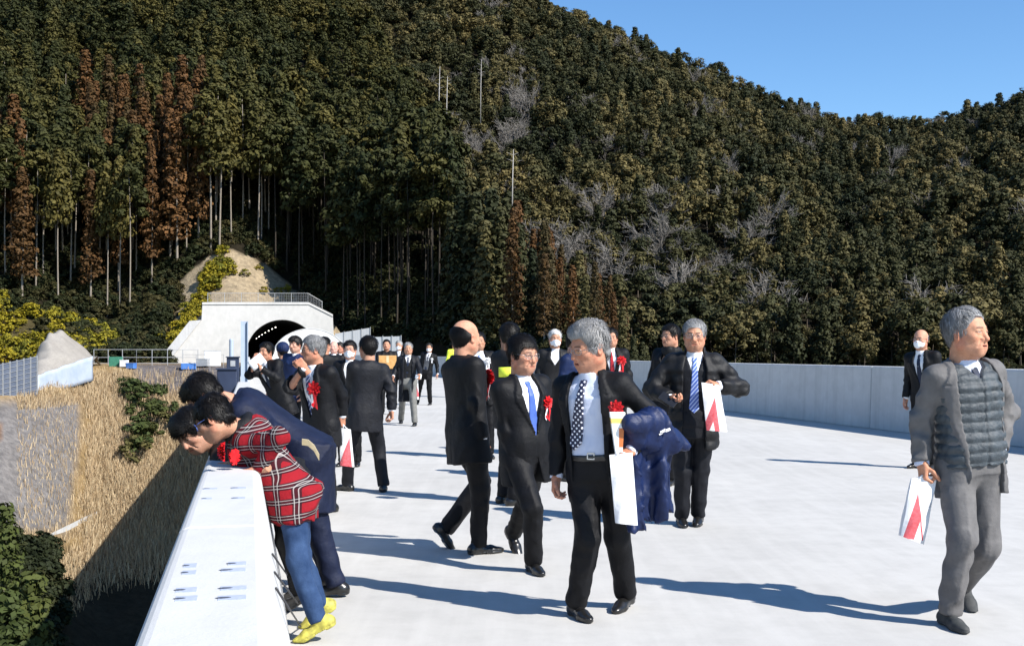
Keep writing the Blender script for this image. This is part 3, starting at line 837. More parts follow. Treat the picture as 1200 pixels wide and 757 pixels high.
# ------------------------------------------------------------------ camera, sky, sun
cam = bpy.data.cameras.new('camera'); camo = bpy.data.objects.new('camera', cam); COL.objects.link(camo)
cam.sensor_width = 36; cam.lens = 36 * F / 1200; cam.shift_y = (HY - 378.5) / 1200
cam.clip_start = .05; cam.clip_end = 6000
camo.location = (0, 0, EYE); camo.rotation_euler = (math.pi / 2, 0, 0); SC.camera = camo
SUN = np.array([.95, -.68, 1.0]); SUN = SUN / np.linalg.norm(SUN)
W = bpy.data.worlds.new('World'); SC.world = W; W.use_nodes = True
nt = W.node_tree; bg = nt.nodes['Background']
sky = nt.nodes.new('ShaderNodeTexSky'); sky.sky_type = 'NISHITA'; sky.sun_disc = False
sky.sun_elevation = math.asin(SUN[2]); sky.sun_rotation = math.atan2(SUN[0], SUN[1])
sky.air_density = 1.0; sky.dust_density = 0.0; sky.ozone_density = 4.0; sky.altitude = 200
hs_ = nt.nodes.new('ShaderNodeHueSaturation'); hs_.inputs['Saturation'].default_value = 1.14; hs_.inputs['Value'].default_value = 1.3
nt.links.new(sky.outputs[0], hs_.inputs['Color']); nt.links.new(hs_.outputs[0], bg.inputs['Color']); bg.inputs['Strength'].default_value = .080
sl = bpy.data.lights.new('sun', 'SUN'); sl.energy = 4.6; sl.angle = math.radians(.53); sl.color = (1, .955, .89)
so = bpy.data.objects.new('sun', sl); COL.objects.link(so); so.location = (40, -30, 60)
so.rotation_euler = Vector(SUN).to_track_quat('Z', 'Y').to_euler()
SC.view_settings.view_transform = 'Standard'; SC.view_settings.look = 'None'
SC.view_settings.exposure = .88; SC.view_settings.gamma = 1.0; SC.view_settings.use_curve_mapping = False
SC.cycles.use_denoising = True
SC.cycles.max_bounces = 6; SC.cycles.diffuse_bounces = 3; SC.cycles.glossy_bounces = 2; SC.cycles.transparent_max_bounces = 8
SC.cycles.caustics_reflective = False; SC.cycles.caustics_refractive = False

# ------------------------------------------------------------------ concrete
def concrete(name, c1, c2, stain=.25, sc=1.0):
    m, nt, b = new_mat(name); v = coords(nt)
    big = noise_tex(nt, v, .45 * sc, 5, .6); mid = noise_tex(nt, v, 4.0 * sc, 6, .65); fine = noise_tex(nt, v, 90, 4, .7)
    col = ramp(nt, big, [(.3, c1), (.7, c2)]).outputs['Color']
    col = mixc(nt, math_n(nt, 'MULTIPLY', ramp(nt, mid, [(.42, (0, 0, 0)), (.75, (1, 1, 1))]).outputs['Color'], stain), col, tuple(x * .72 for x in c1))
    col = mixc(nt, ramp(nt, fine, [(.35, (.12, .12, .12)), (.6, (0, 0, 0))]).outputs['Color'], col, tuple(x * .8 for x in c1))
    # long pale drag streaks from finishing
    v2 = coords(nt, (2.5, .18, 1), (0, 0, .23)); st = noise_tex(nt, v2, 3.0 * sc, 3)
    col = mixc(nt, ramp(nt, st, [(.45, (0, 0, 0)), (.8, (.35, .35, .35))]).outputs['Color'], col, tuple(min(1, x * 1.13) for x in c2))
    sv = noise_tex(nt, coords(nt, (3.0, 3.0, .12)), 2.2, 4); col = mixc(nt, ramp(nt, sv, [(.48, (0, 0, 0)), (.72, (.45, .45, .45))]).outputs['Color'], col, tuple(x * .74 for x in c1)) if name == 'wall_concrete' else col
    nt.links.new(col, b.inputs['Base Color']); b.inputs['Roughness'].default_value = .85; b.inputs['Specular IOR Level'].default_value = .25
    bump(nt, math_n(nt, 'ADD', fine, math_n(nt, 'MULTIPLY', mid, .6)), b, .25, .006)
    MATS[name] = m
    return m
M_DECK = concrete('deck_concrete', (.425, .415, .392), (.50, .489, .464), .36)
M_PAR = concrete('parapet_concrete', (.47, .47, .465), (.55, .55, .54), .18, 1.6)
M_WALL = concrete('wall_concrete', (.46, .46, .455), (.55, .55, .545), .30, 1.3)
S0, S1 = -14.0, 168.0
def strip(poly_uz, s0, s1):
    return [br(s0, u, z) for u, z in poly_uz], BD * (s1 - s0)
# deck with girder below
b = MB(); b.prism(*strip([(-.226, 0), (-.226, -.28), (2.6, -.6), (3.4, -3.2), (8.4, -3.2), (9.2, -.6), (11.85, -.28), (11.85, 0)][::-1], S0, S1 - 2))
deck = b.obj('bridge_deck', M_DECK); tag(deck, kind='structure')
# the parapets, cast in lengths with a gap between
def parapet(name, prof, mat, seams, label):
    t = empty(name, br(0, prof[0][0], 0), 0, label, 'parapet')
    off = br(0, prof[0][0], 0)
    for i in range(len(seams) - 1):
        b = MB(); P, d = strip(prof, seams[i] + .006, seams[i + 1] - .006)
        b.prism([p - off for p in P], d)
        b.obj('concrete_panel', mat, t, bevel=.018)
    return t
seams = [S0, -2.6, 3.76, 9.9, 16, 22.2]
parapet('parapet', [(-.226, .001), (-.226, .862), (-.205, .88), (.030, .88), (.052, .858), (.20, .001)], M_PAR, seams, 'low white concrete parapet that the boy and two others lean over')
parapet('parapet_wall', [(11.5, .001), (11.545, 1.165), (11.565, 1.19), (11.78, 1.19), (11.80, 1.165), (11.80, .001)], M_WALL, [S0, -4] + [4 + 7.5 * i for i in range(22)], 'long grey concrete parapet along the far right edge of the deck')
# ------------------------------------------------------------------ the crowd (placed by ground point, heading and pose)
def pp(x, y, dy=0.0): return ('p', x, y, dy)
def ft(px, py): return gnd(px, py)
def dist(px, Y): return np.array([(px - CX) / F * Y, Y, 0.0])
PE = {}
# grey suited man on the right
PE['grey'] = person('man in grey suit over dark quilted vest walking with a white and red bag', dist(1133, 5.98), 166, 1.02,
    hd=143, hp=2, pelx=1136, head=pp(1133, 391, -.04), fat=1.02, hs=1.05, wide=.95, belly=.02,
    fR=('g', 1112, 733, 8, 0), fL=('g', 1131, 712, 20, 28), wR=pp(1081, 543, -.02), wL=pp(1170, 525, .03), eL=(-.8, -.5, 0),
    fold=1.7, res=.0075, outer='suit_grey', trousers='suit_grey', btn=-.3, openw=.095, vtop=.15, shirt='shirt_blue', vest='down_grey', quilt=True, vneck=False, vhem=-.02, voff=.004,
    tie='tie_navy', hair=dict(col='grey', th=.018, front=.078, recede=.02, amp=.006, side=-.012, back=-.07), shoe='sneaker_grey', tone=(.56, .30, .19),
    hR=dict(curl=(1.1, 1.3, .8), thumb=.9), ooff=.006, lapel=True, hem=-.36, xoff=-.01, mouth=.001, cufflow=.02)
# central man, silver hair, open jacket
PE['main'] = person('silver haired man in spectacles, open black jacket and dotted tie, carrying bag and coat', dist(703, 6.08), 200, .965,
    hd=243, hp=-14, hr=-3, pelx=702, head=pp(691, 407, -.06), hs=1.10, fat=1.03, wide=.98, belly=.025, tw=3,
    fR=('g', 676, 722, -42, 0), fL=('g', 733, 712, 8, 6), wR=pp(652, 560, .06), wL=pp(739, 528, -.20), eL=(-1, -.5, -.3), eR=(.6, -1, 0),
    res=.008, outer='suit_black', btn=-.35, openw=.10, vtop=.11, xoff=.015, shirt='shirt_blue', tie='tie_dots', sway=.10, tlow=.22, tlift=.02, belt=True, glasses='silver',
    hair=dict(col='silver', th=.020, front=.062, amp=.008, side=-.018, back=-.07, vol=.012, seed=8), tone=(.50, .26, .17), mouth=.0015, hem=-.40,
    hL=dict(wdir=(-.65, -.5, -.25), wpalm=(-.1, .3, -1), curl=(.9, 1.1, .6), thumb=.9), hR=dict(curl=(.6, .7, .5)), ooff=.002, rosettes=[], seed=4, wl=1.03)
rosette(PE['main']['E'], PE['main']['toL'](at(722, 478, 5.86)), (-.25, 1, .15), .82, ribbon=False)
# blue tie man beside him
PE['tie'] = person('dark haired man in spectacles and blue tie striding beside the silver haired man', dist(617, 7.45), 146, .975,
    hd=138, hp=-6, pelx=616, head=pp(613, 416, -.05), fat=1.06, hs=1.05, wide=1.05, belly=.03,
    fR=('g', 625, 670, 14, 0), fL=('g', 603, 647, 5, 50), wR=pp(604, 545, -.12), wL=pp(650, 545, .1), outer='suit_black', tie='tie_blue', btn=.26, vtop=.085,
    glasses='silver', hair=dict(col='black', th=.020, front=.058, amp=.005, side=-.015, back=-.06, seed=5, part=.4), tone=(.50, .27, .18), hR=dict(curl=(1.0, 1.1, .7), thumb=.8), rosettes=[(-.12, .66, .9)], ooff=.002, seed=21)
# bald man with his back to the lens
PE['bald'] = person('bald man in black suit seen from behind as he strides past', dist(553, 7.95), 58, 1.0,
    hd=48, hp=-4, pelx=547, head=pp(546, 396, .05), hs=1.03, fat=1.04, wide=1.03,
    fR=('g', 561, 649, 8, 0), fL=('g', 524, 643, 6, 52), wR=pp(565, 518, -.14), wL=pp(556, 520, .30), outer='suit_black', tie='tie_navy',
    hair=dict(col='black', th=.007, top=.015, tilt=.55, amp=.003, side=-.018, back=-.07, front=.02), rosettes=[(.10, .74, 1.25)], tone=(.54, .30, .20), hem=-.46, ooff=.006, seed=31, hR=dict(curl=(.9, 1, .7)))
# down coat man
PE['down'] = person('grey haired man in open black down coat holding a phone and a white bag', dist(810, 9.2), 186, 1.03,
    hd=192, hp=-5, pelx=812, head=pp(814, 393, -.05), glasses='silver', hs=1.0,
    fR=('g', 799, 615, -6, 0), fL=('g', 818, 614, 10, 4), wR=pp(785, 467, -.22), wL=pp(841, 452, -.2), eR=(1, -.6, -.4), eL=(-1, -.5, -.5),
    top='puffer', outer='down_black', btn=-.6, openw=.085, vtop=.10, ooff=.016, sleeve=.006, hem=-.46, lapel=False, colh=.06,
    vest='suit_charcoal', vname='suit_jacket', vhem=-.36, tie='tie_blue_stripe', tlift=.012, hair=dict(col='grey', th=.011, front=.064, amp=.004, side=-.01), trousers='suit_charcoal', tone=(.52, .28, .18),
    hR=dict(wdir=(.5, -.6, -.15), wpalm=(.2, -.3, 1), curl=(.6, .8, .5), thumb=.5), hL=dict(wdir=(-.6, -.5, .25), wpalm=(.2, .6, -.8), curl=(1.1, 1.2, .7), thumb=.8), seed=41)
# rosette man with hand at his mouth
PE['cough'] = person('man in black suit with big red rosette raising one hand to his mouth', dist(377, 9.75), 214, .965,
    hd=248, hp=-4, pelx=377, head=pp(367, 410, -.06), glasses='dark', fR=('g', 368, 603, -20, 0), fL=('g', 388, 600, 4, 0),
    wR=pp(356, 431, -.27), wL=pp(401, 488, .02), eR=(1, -.2, -.9), outer='suit_black', tie='tie_stripe', btn=.15, vtop=.085,
    hair=dict(col='grey', th=.017, front=.066, amp=.005, side=-.012), rosettes=[(-.095, .66, 1.3)], tone=(.50, .26, .17), hR=dict(wdir=(-.55, -.2, .75), wpalm=(-.3, 1, .1), curl=(1.3, 1.4, .9), thumb=.8), hL=dict(curl=(1, 1.2, .8)), seed=51, ooff=.006)
# man seen from behind
PE['back'] = person('black haired man in charcoal suit standing with his back to the lens', dist(429, 11.45), -28, .985,
    hd=-38, hp=0, pelx=428, head=pp(431, 408, .03), fL=('g', 407, 575, -30, 0), fR=('g', 449, 576, 22, 0), wR=pp(459, 481, .0), wL=pp(404, 486, .2),
    outer='suit_charcoal', trousers='suit_charcoal', hair=dict(col='black', th=.018, front=.06, amp=.004, back=-.085, side=-.02), tone=(.48, .27, .18), hem=-.40, seed=61, hR=dict(curl=(.7, .8, .6)), ooff=.004, lod=1.1)
# three leaning over the parapet
PE['boy'] = person('boy in red tartan jacket and jeans on tiptoe leaning over the parapet', dist(366, 5.72), 262, .90,
    straight=1, hd=268, hp=-32, hr=6, pel=pp(345, 583, .02), nb=pp(284, 502, -.10), head=pp(250, 491, -.19), hs=1.0, glasses='blue', gw=.0022, gsize=(.027, .018),
    fL=('g', 371, 752, 4, 28), fR=('g', 373, 735, -6, 34), kp={1: (0, 1, .2), -1: (0, 1, .2)}, wL=pp(302, 550, -.30), wR=pp(274, 543, -.02), eL=(-.2, -.35, .9), eR=(.6, -.8, -.3),
    outer='plaid_red', wide=.92, deep=1.14, sleeve=-.008, top='closed', skirt=tuple(np.array((0, .05, -1.0))), hem=-.22, ooff=.004, flare=.05, shirt=None, scarf='sweater_black', trousers='denim', wl=.86, hair=dict(col='black', th=.024, front=.035, amp=.010, side=-.01, back=-.07, seed=14),
    shoe='sneaker_yellow', tone=(.52, .29, .19), hL=dict(wdir=(-1, .25, -.15), wpalm=(0, 0, -1), curl=(.25, .35, .3), thumb=.0), hR=dict(wdir=(-1, .2, -.1), wpalm=(0, 0, -1)), crease=0, seed=71, brow=(.01, .01, .01))
PE['third'] = person('black haired onlooker in black between the boy and the navy coat, face turned down', dist(352, 6.15), 266, .97,
    straight=1, hd=205, hp=-38, hr=20, pel=pp(336, 562, 0), nb=pp(258, 522, -.08), head=pp(226, 505, -.12), fL=('g', 352, 716, 4, 20), fR=('g', 357, 704, -6, 16), wL=pp(292, 548, -.2), wR=pp(275, 535, .15),
    outer='sweater_black', top='closed', skirt=(0, .1, -1), hem=-.22, shirt=None, trousers='suit_black', wl=.85, hair=dict(col='black', th=.026, front=.045, amp=.006, side=-.05, back=-.10, seed=15), tone=(.52, .30, .21), hL=dict(wdir=(-1, .2, -.2), wpalm=(0, 0, -1)), hR=dict(wdir=(-1, .2, -.2), wpalm=(0, 0, -1)), seed=81)
PE['navy'] = person('black haired person in long navy coat bent far over the parapet', dist(382, 6.6), 264, 1.0,
    straight=1, hd=250, hp=-48, pel=pp(364, 532, .05), nb=pp(278, 474, -.02), head=pp(238, 464, -.08), fL=('g', 392, 699, 6, 4), fR=('g', 384, 688, -6, 0), wL=pp(285, 520, -.15), wR=pp(280, 515, .2),
    outer='coat_navy', top='closed', oname='coat', skirt=(0, .12, -1), hem=-.62, flare=.07, ooff=.02, trousers='coat_navy', hair=dict(col='black', th=.022, front=.05, amp=.008, side=-.015, back=-.075, seed=17), tone=(.50, .28, .19), hL=dict(wdir=(-1, .2, -.3), wpalm=(0, 0, -1)), hR=dict(wdir=(-1, .2, -.3), wpalm=(0, 0, -1)), seed=91)

rosette(PE['boy']['E'], PE['boy']['toL'](at(264, 529, 5.32)), (-.1, .5, .5), .9, ribbon=False)
rosette(PE['boy']['E'], PE['boy']['toL'](at(277, 535, 5.38)), (.3, .5, .6), .8, ribbon=False)
q = [PE['navy']['toL'](at(x, y, 6.32)) for x, y in ((354, 514), (361, 515), (368, 521), (374, 532))]
b = MB()
for i in range(3):
    a, c = q[i], q[i + 1]; n_ = np.array([0, 0, -.035]); w = np.array([.012, .0, 0])
    b.hexa([a + n_ - w, c + n_ - w, c + n_ + w, a + n_ + w, a - w, c - w, c + w, a + w])
b.obj('coat_lining', cloth('tan_lining', (.42, .34, .20), (.5, .42, .27)), PE['navy']['E'])
# ------------------------------------------------------------------ people farther back
def back(label, px, Y, hpx, hpy, hdg, s=None, **k):
    k.setdefault('head', pp(hpx, hpy, -.03)); k.setdefault('lod', 1.0 + .035 * Y / 1.0 * .9); k.setdefault('hd', hdg)
    z = EYE - (hpy - HY) / F * Y
    if s is None: s = min(1.06, max(.9, (z + .11) / 1.70))
    return person(label, dist(px, Y), hdg, s, **k)
PE['mask_near'] = back('man in white face mask and dark suit standing behind the charcoal suited man', 410, 14.2, 410, 410, 184, mask='white', tie='tie_blue', hair=dict(col='black', th=.018, front=.06), glasses='silver', seed=101, btn=.3, tone=(.54, .31, .22))
PE['snap'] = back('man in black suit by the parapet holding a white sheet of paper up', 322, 13.9, 312, 412, 212, hr=-8, mouth=.002, pelx=330, wR=pp(300, 425, -.25), wL=pp(306, 432, -.3), eR=(1, -.3, -1), eL=(-1, -.3, -1), tie='tie_navy', hair=dict(col='black', th=.017, front=.062), seed=103, tone=(.50, .27, .18),
    hR=dict(wdir=(-.3, -.3, .9), wpalm=(1, 0, .2), curl=(.7, .8, .5)), hL=dict(wdir=(-.3, -.3, .9), wpalm=(-1, 0, 0), curl=(.7, .8, .5)))
PE['wavy'] = back('person with wavy black hair in blue work jacket beside the navy cap', 342, 16.6, 346, 404, 206, top='closed', outer='jacket_blue', shirt='shirt_white', vtop=.05, btn=.7, hair=dict(col='black', th=.030, front=.05, amp=.012, back=-.09), seed=105, tone=(.56, .33, .24))
PE['cap'] = back('person in round navy knitted cap and blue jacket seen from behind', 331, 17.6, 331, 411, 330, hair=dict(col='black', th=.020, front=.055, side=-.01), outer='jacket_blue', top='closed', shirt=None, seed=107, s=.96)
PE['turned'] = back('black haired man in black suit turned away behind the man coughing', 381, 16.0, 380, 405, 330, hd=30, hair=dict(col='black', th=.018, front=.06), seed=109)
PE['pink'] = back('bald ruddy faced man in white collar far behind the rosette wearer', 390, 22, 391, 407, 182, hair=None, tone=(.62, .36, .30), seed=111, tie='tie_navy')
PE['tan'] = back('brown faced person with lowered head just right of the bald ruddy man', 400, 24, 398.5, 407.5, 200, hair=dict(col='dark', th=.01, front=.05), tone=(.45, .22, .15), seed=113)
PE['vest'] = back('man in black jacket carrying a tan box near the hoarding', 453, 26, 453, 404, 176, outer='suit_black', top='closed', shirt=None, wR=pp(444, 425, -.35), wL=pp(463, 425, -.35), hair=dict(col='black', th=.006, front=.065, amp=.002), tone=(.55, .30, .20), seed=115, sw=.185, wide=1.15)
PE['old'] = back('grey haired man with white mask half hidden behind the striding coat wearer', 467, 29, 467.5, 405, 190, hair=dict(col='silver', th=.016), mask='white', seed=117)
PE['stride'] = back('elderly man in open dark coat, black sweater and grey trousers striding toward the lens', 478, 22.0, 478.5, 408.5, 178, fR=('g', 470, 496, -6, 0), fL=('g', 486, 499, 6, 0), wR=pp(461, 441, -.1), wL=pp(492, 440, -.35), top='coat', outer='suit_charcoal', hem=-.85, btn=-1.2, openw=.085, vtop=.09, shirt='shirt_white', vest='sweater_black', vhem=-.05, tie='tie_navy', trousers='trousers_grey', hair=dict(col='grey', th=.016), tone=(.50, .29, .19), seed=119, lod=1.3, cufflow=.02)
PE['masked_far'] = back('man in white mask, black jacket and grey sweater standing far down the deck', 503, 30.5, 503, 407.5, 186, mask='white', fR=('g', 489, 474, -4, 0), fL=('g', 504, 474.5, 5, 0), pelx=499, vest='sweater_grey', btn=-.4, openw=.06, vtop=.08, tie='tie_navy', hair=dict(col='dark', th=.017), rosettes=[(-.12, .74, .8, True, False)], seed=121, wR=pp(489, 446, -.1))
PE['hivis'] = back('person in fluorescent yellow vest standing far off behind the bald man', 531, 36, 533, 404, 150, outer='vest_yellow', top='closed', shirt=None, hair=dict(col='black', th=.012), seed=123)
PE['lanyard'] = back('man in dark suit wearing a white rosette, half hidden by the bald man', 565, 15.2, 561, 400, 172, hair=dict(col='black', th=.016), rosettes=[(-.10, .78, 1.0, True, False)], tie='tie_blue_stripe', seed=125, btn=.1, vtop=.1)
PE['armband'] = back('dark clad man with a yellow armband behind the blue tie man', 596, 10.6, 597, 394, 60, hd=15, hp=-8, hair=dict(col='black', th=.018, front=.05), outer='sweater_black', top='closed', shirt=None, tone=(.34, .19, .13), seed=127)
PE['whitehair'] = back('white haired man in grey mask and long black coat before the far wall', 648, 15.8, 650.5, 397, 176, mask='grey', hair=dict(col='white', th=.013, front=.06), top='coat', hem=-.8, outer='down_black', btn=.62, vtop=.07, seed=129)
PE['blueback'] = back('person in blue jacket mostly hidden behind the silver haired man', 664, 12.6, 674, 402, 120, hd=110, hp=-10, top='closed', outer='jacket_blue', shirt=None, hair=dict(col='black', th=.018), seed=131, s=.94)
PE['redtie'] = back('man in black suit with red tie and big rosette behind the silver haired man', 719, 15.0, 716, 396, 184, tie='tie_red', rosettes=[(-.12, .72, 1.35)], hair=dict(col='black', th=.014, front=.066), btn=.25, seed=133, tone=(.50, .27, .18))
PE['peer'] = back('bespectacled man in black coat looking left behind the down coat', 778, 12.2, 786, 394, 222, hd=236, glasses='dark', top='coat', outer='suit_black', hem=-.7, btn=.70, vtop=.06, shirt=None, scarf='sweater_black', hair=dict(col='black', th=.017, front=.062), seed=135, tone=(.50, .28, .19), colh=.05)
PE['balding'] = back('balding man in white mask and black suit behind the grey suited man', 1084, 13.9, 1079, 398, 226, pelx=1085, mask='white', glasses='dark', hair=dict(col='grey', th=.006, top=.02, tilt=.6, amp=.002, front=.02, back=-.06), tie='tie_navy', shirt='shirt_white', btn=.2, seed=137, tone=(.56, .31, .21))
# navy knitted cap, armband
c = PE['cap']
def capsd(p): return np.maximum(ell(p, (0, -.012, .04), (.095, .115, .098)) + .002 * np.sin(p[:, 0] * 250), -.008 - p[:, 2] + p[:, 1] * .1)
V, Q = snet(capsd, (-.13, -.15, -.05), (.13, .13, .16), .007)
mesh_obj('knitted_cap', (V * .96 * 1.1) @ c['HF'] + c['hc'], Q, MATS['jacket_blue'], c['E'], True)
c = PE['armband']
b = MB(); p = c['toL'](at(594, 436, 10.25)); b.tube([p + (0, 0, .045), p - (0, 0, .045)], [.078, .076], 16); b.obj('armband', MATS['vest_yellow'], c['E'], True)

# ------------------------------------------------------------------ things people hold
def bag_mat(name, kind):
    m, nt, b = new_mat(name); v = coords(nt)
    sp = nt.nodes.new('ShaderNodeSeparateXYZ'); nt.links.new(v, sp.inputs[0]); X, Z = sp.outputs[0], sp.outputs[2]
    M = lambda op, a, c=0.0: math_n(nt, op, a, c)
    col = (.78, .77, .76, 1); red = (.52, .012, .02); fac = None
    def tri(x0, ztop, zbot, hw):       # 1 inside a triangle with its apex at (x0, ztop)
        h = M('DIVIDE', M('SUBTRACT', ztop, Z), ztop - zbot)
        return M('MULTIPLY', M('LESS_THAN', M('ABSOLUTE', M('SUBTRACT', X, x0)), M('MULTIPLY', h, hw)), M('GREATER_THAN', Z, zbot))
    if kind == 'A':
        fac = M('MULTIPLY', tri(.045, -.105, -.395, .075), M('SUBTRACT', 1.0, tri(.052, -.30, -.40, .030)))
    elif kind == 'left':
        fac = M('MULTIPLY', tri(-.030, -.09, -.335, .055), M('SUBTRACT', 1.0, tri(-.005, -.235, -.34, .022)))
        # two short rows of grey lettering strokes beside it
        w = node(nt, 'ShaderNodeTexWave', Scale=42.0, Distortion=6.0, Detail=2.0); nt.links.new(v, w.inputs['Vector'])
        row = M('MULTIPLY', M('MULTIPLY', M('GREATER_THAN', X, -.02), M('LESS_THAN', M('ABSOLUTE', M('ADD', Z, .145)), .014)), M('GREATER_THAN', w.outputs['Fac'], .5))
    elif kind == 'side':
        fac = tri(.05, -.07, -.37, .07)
    c = mixc(nt, noise_tex(nt, v, 14), (.72, .71, .70), (.82, .81, .80))
    if fac is not None: c = mixc(nt, fac, c, mixc(nt, noise_tex(nt, v, 60, 2), red, (.72, .20, .22)))
    if kind == 'left': c = mixc(nt, M('MULTIPLY', row, .7), c, (.25, .26, .3))
    nt.links.new(c, b.inputs['Base Color']); b.inputs['Roughness'].default_value = .45
    bump(nt, noise_tex(nt, v, 22, 4), b, .5, .01)
    return m
def bag(label, tl, tr, bl, br_, Y, depth, mat, yaw=0.0, grip=None):
    A, B, C, D = [at(x, y, Y) for x, y in (tl, tr, bl, br_)]
    mid = (A + B) / 2; X = (B - A) + (D - C); X /= np.linalg.norm(X); Z = mid - (C + D) / 2; Z = Z - X * (Z @ X); Z /= np.linalg.norm(Z); Yv = np.cross(Z, X)
    M = np.stack([X, Yv, Z]); loc = lambda p: (p - mid) @ M.T
    t = empty('shopping_bag', mid, 0, label, 'bag'); t.rotation_euler = Matrix(M.T.tolist()).to_euler()
    a, b2, c, d = loc(A), loc(B), loc(C), loc(D)
    n, m = 9, 15; rn = np.random.default_rng(int(tl[0]))
    mb = MB(); sides = []
    for sg in (-1, 1):
        G = np.zeros((n, m, 3))
        for i in range(n):
            for j in range(m):
                u, w = i / (n - 1), j / (m - 1)
                p = (a * (1 - u) + b2 * u) * (1 - w) + (c * (1 - u) + d * u) * w
                bul = depth * .5 * (.25 + .75 * min(1, w * 1.6)) * (1 - .35 * (2 * u - 1) ** 4)
                p = p + np.array([0, sg * bul + .006 * math.sin(9 * u + 7 * w + sg) * math.sin(5 * w + 2 * u), 0])
                G[i, j] = p
        sides.append(G)
        mb.sheet(G if sg > 0 else G[::-1])
    f, g = sides
    mb.sheet(np.stack([f[0], g[0]])); mb.sheet(np.stack([g[-1], f[-1]])); mb.sheet(np.stack([g[:, -1], f[:, -1]]))
    o = mb.obj('bag_body', mat, t, True)
    if grip is not None:
        g0 = loc(grip)
        for y in (-.006, .006):
            h = MB(); h.tube([a * .7 + b2 * .3 + (0, y * 2, 0), (a * .45 + b2 * .25 + g0 * .3) + (0, y, 0), g0 + (0, y, 0), (b2 * .45 + a * .25 + g0 * .3) + (0, y, 0), b2 * .7 + a * .3 + (0, y * 2, 0)], .003, 6)
            h.obj('handle', mat, t, True)
    return t
bag('white shopping bag with red triangle print hanging from the grey suited man', (1068, 560), (1098, 557), (1054, 627), (1081, 637), 5.93, .07, bag_mat('print_left', 'left'), grip=at(1080, 557, 5.93))
bag('white bag with a large red letter A shape, held up by the down coat wearer', (822, 448), (843, 451), (828, 504), (852, 506), 8.93, .04, bag_mat('print_a', 'A'))
bag('plain long white bag hanging from the silver haired man below the tapered carton', (714, 533), (741, 530), (721, 612), (747, 615), 5.80, .05, bag_mat('print_none', 'none'), grip=at(727, 528, 5.80))
bag('white bag with red side print hanging from the big rosette wearer', (398, 501), (411, 503), (399, 545), (415, 547), 9.72, .05, bag_mat('print_side', 'side'), grip=at(402, 497, 9.74))
bag('small white bag hanging from the far masked man in a grey sweater', (483, 449), (490, 449), (484, 468), (491, 468), 30.3, .06, bag_mat('print_side', 'side'), grip=at(488, 446, 30.3))
# tapered carton under the rosette
t = empty('carton', at(724, 508, 5.82), 0, 'tapered white carton with yellow and orange bands held against the dotted tie man', 'carton')
m, nt, bb = new_mat('carton_card'); v = coords(nt); sp = nt.nodes.new('ShaderNodeSeparateXYZ'); nt.links.new(v, sp.inputs[0])
z = sp.outputs[2]
c = mixc(nt, math_n(nt, 'MULTIPLY', math_n(nt, 'LESS_THAN', math_n(nt, 'ABSOLUTE', math_n(nt, 'SUBTRACT', z, .068)), .013), .9), (.8, .79, .76), (.78, .55, .08))
c = mixc(nt, math_n(nt, 'MULTIPLY', math_n(nt, 'LESS_THAN', math_n(nt, 'ABSOLUTE', math_n(nt, 'ADD', z, .02)), .05), math_n(nt, 'GREATER_THAN', sp.outputs[0], .004)), c, (.55, .16, .04))
nt.links.new(c, bb.inputs['Base Color']); bb.inputs['Roughness'].default_value = .5
b = MB(); o = at(724, 508, 5.82)
q = [at(714.5, 483, 5.80) - o, at(733, 483, 5.80) - o, at(729.5, 530, 5.80) - o, at(721.5, 533, 5.80) - o]
b.prism(q, (0, .05, 0)); b.obj('carton_body', m, t, bevel=.003)
# blue coat over the arm
CO = at(752, 500, 5.92)
def coatsd(p):
    q = p - CO.astype(f4); x, y, z = q[:, 0], q[:, 1], q[:, 2]
    d = rc(p * v3(1, 1, 1), at(738, 497, 5.80), at(764, 494, 5.92), .050, .070)              # gathered over the forearm
    d = smin(d, rc(p, at(764, 492, 5.92), at(803, 523, 5.98), .070, .028), .05)
    d = smin(d, rc(p, at(748, 512, 5.90), at(786, 520, 5.98), .075, .060), .05)
    def panel(x0, w0, w1, zt, zb, y0, th, fr, am, ph):
        t = np.clip((zt - z) / (zt - zb), 0, 1); xc = x0 + .03 * t; w = w0 + (w1 - w0) * t
        yy = y - y0 - am * (.3 + .7 * t) * np.sin(fr * (x - xc) + ph + 1.2 * t + .8 * wr(p, int(ph * 10) + 3, 9)) - .02 * t
        return np.maximum(np.maximum(np.abs(yy) * .75 - th, np.abs(x - xc) - w - .012 * wr(p, 31, 22)), np.maximum(z - zt, zb - z + .02 * wr(p * v3(1, 1, .2), 33, 30)))
    d = smin(d, panel(.010, .125, .100, -.02, -.50, .02, .020, 42, .030, .5), .03)
    d = smin(d, panel(.085, .085, .060, -.03, -.47, .10, .018, 50, .026, 2.0), .02)
    d = smin(d, panel(-.065, .055, .045, -.05, -.55, -.03, .016, 60, .018, 4.0), .02)
    fo = 1 - np.abs(wr(p * v3(1.2, 1.2, .9), 5, 24)); fo2 = 1 - np.abs(wr(p, 12, 60))
    return d - .016 * fo * fo - .006 * fo2 * fo2 + .012
lo = at(722, 640, 5.9) - .1; hi = at(812, 465, 5.9) + .12; lo[1] = 5.66; hi[1] = 6.3
V, Q = snet(coatsd, lo, hi, .009); o = at(760, 540, 5.95)
t = mesh_obj('blue_coat', V - o, Q, cloth('nylon_blue', (.003, .009, .042), (.006, .017, .075), rough=.5, spec=.35), None, True, loc=o)
tag(t, 'bright blue padded coat bundled over the arm of the silver haired man', 'coat')
b = MB(); p = at(777, 505, 5.86) - o
for dx, dz, w, hh, r in ((0, 0, .016, .007, .5), (.025, .006, .014, .007, .4), (-.012, -.014, .010, .004, .5)): b.box(p + (dx, 0, dz), (w, .006, hh), np.array(Matrix.Rotation(r, 3, 'Y')))
b.obj('chest_emblem', MATS['satin_white'] if 'satin_white' in MATS else MATS['shirt_white'], t)
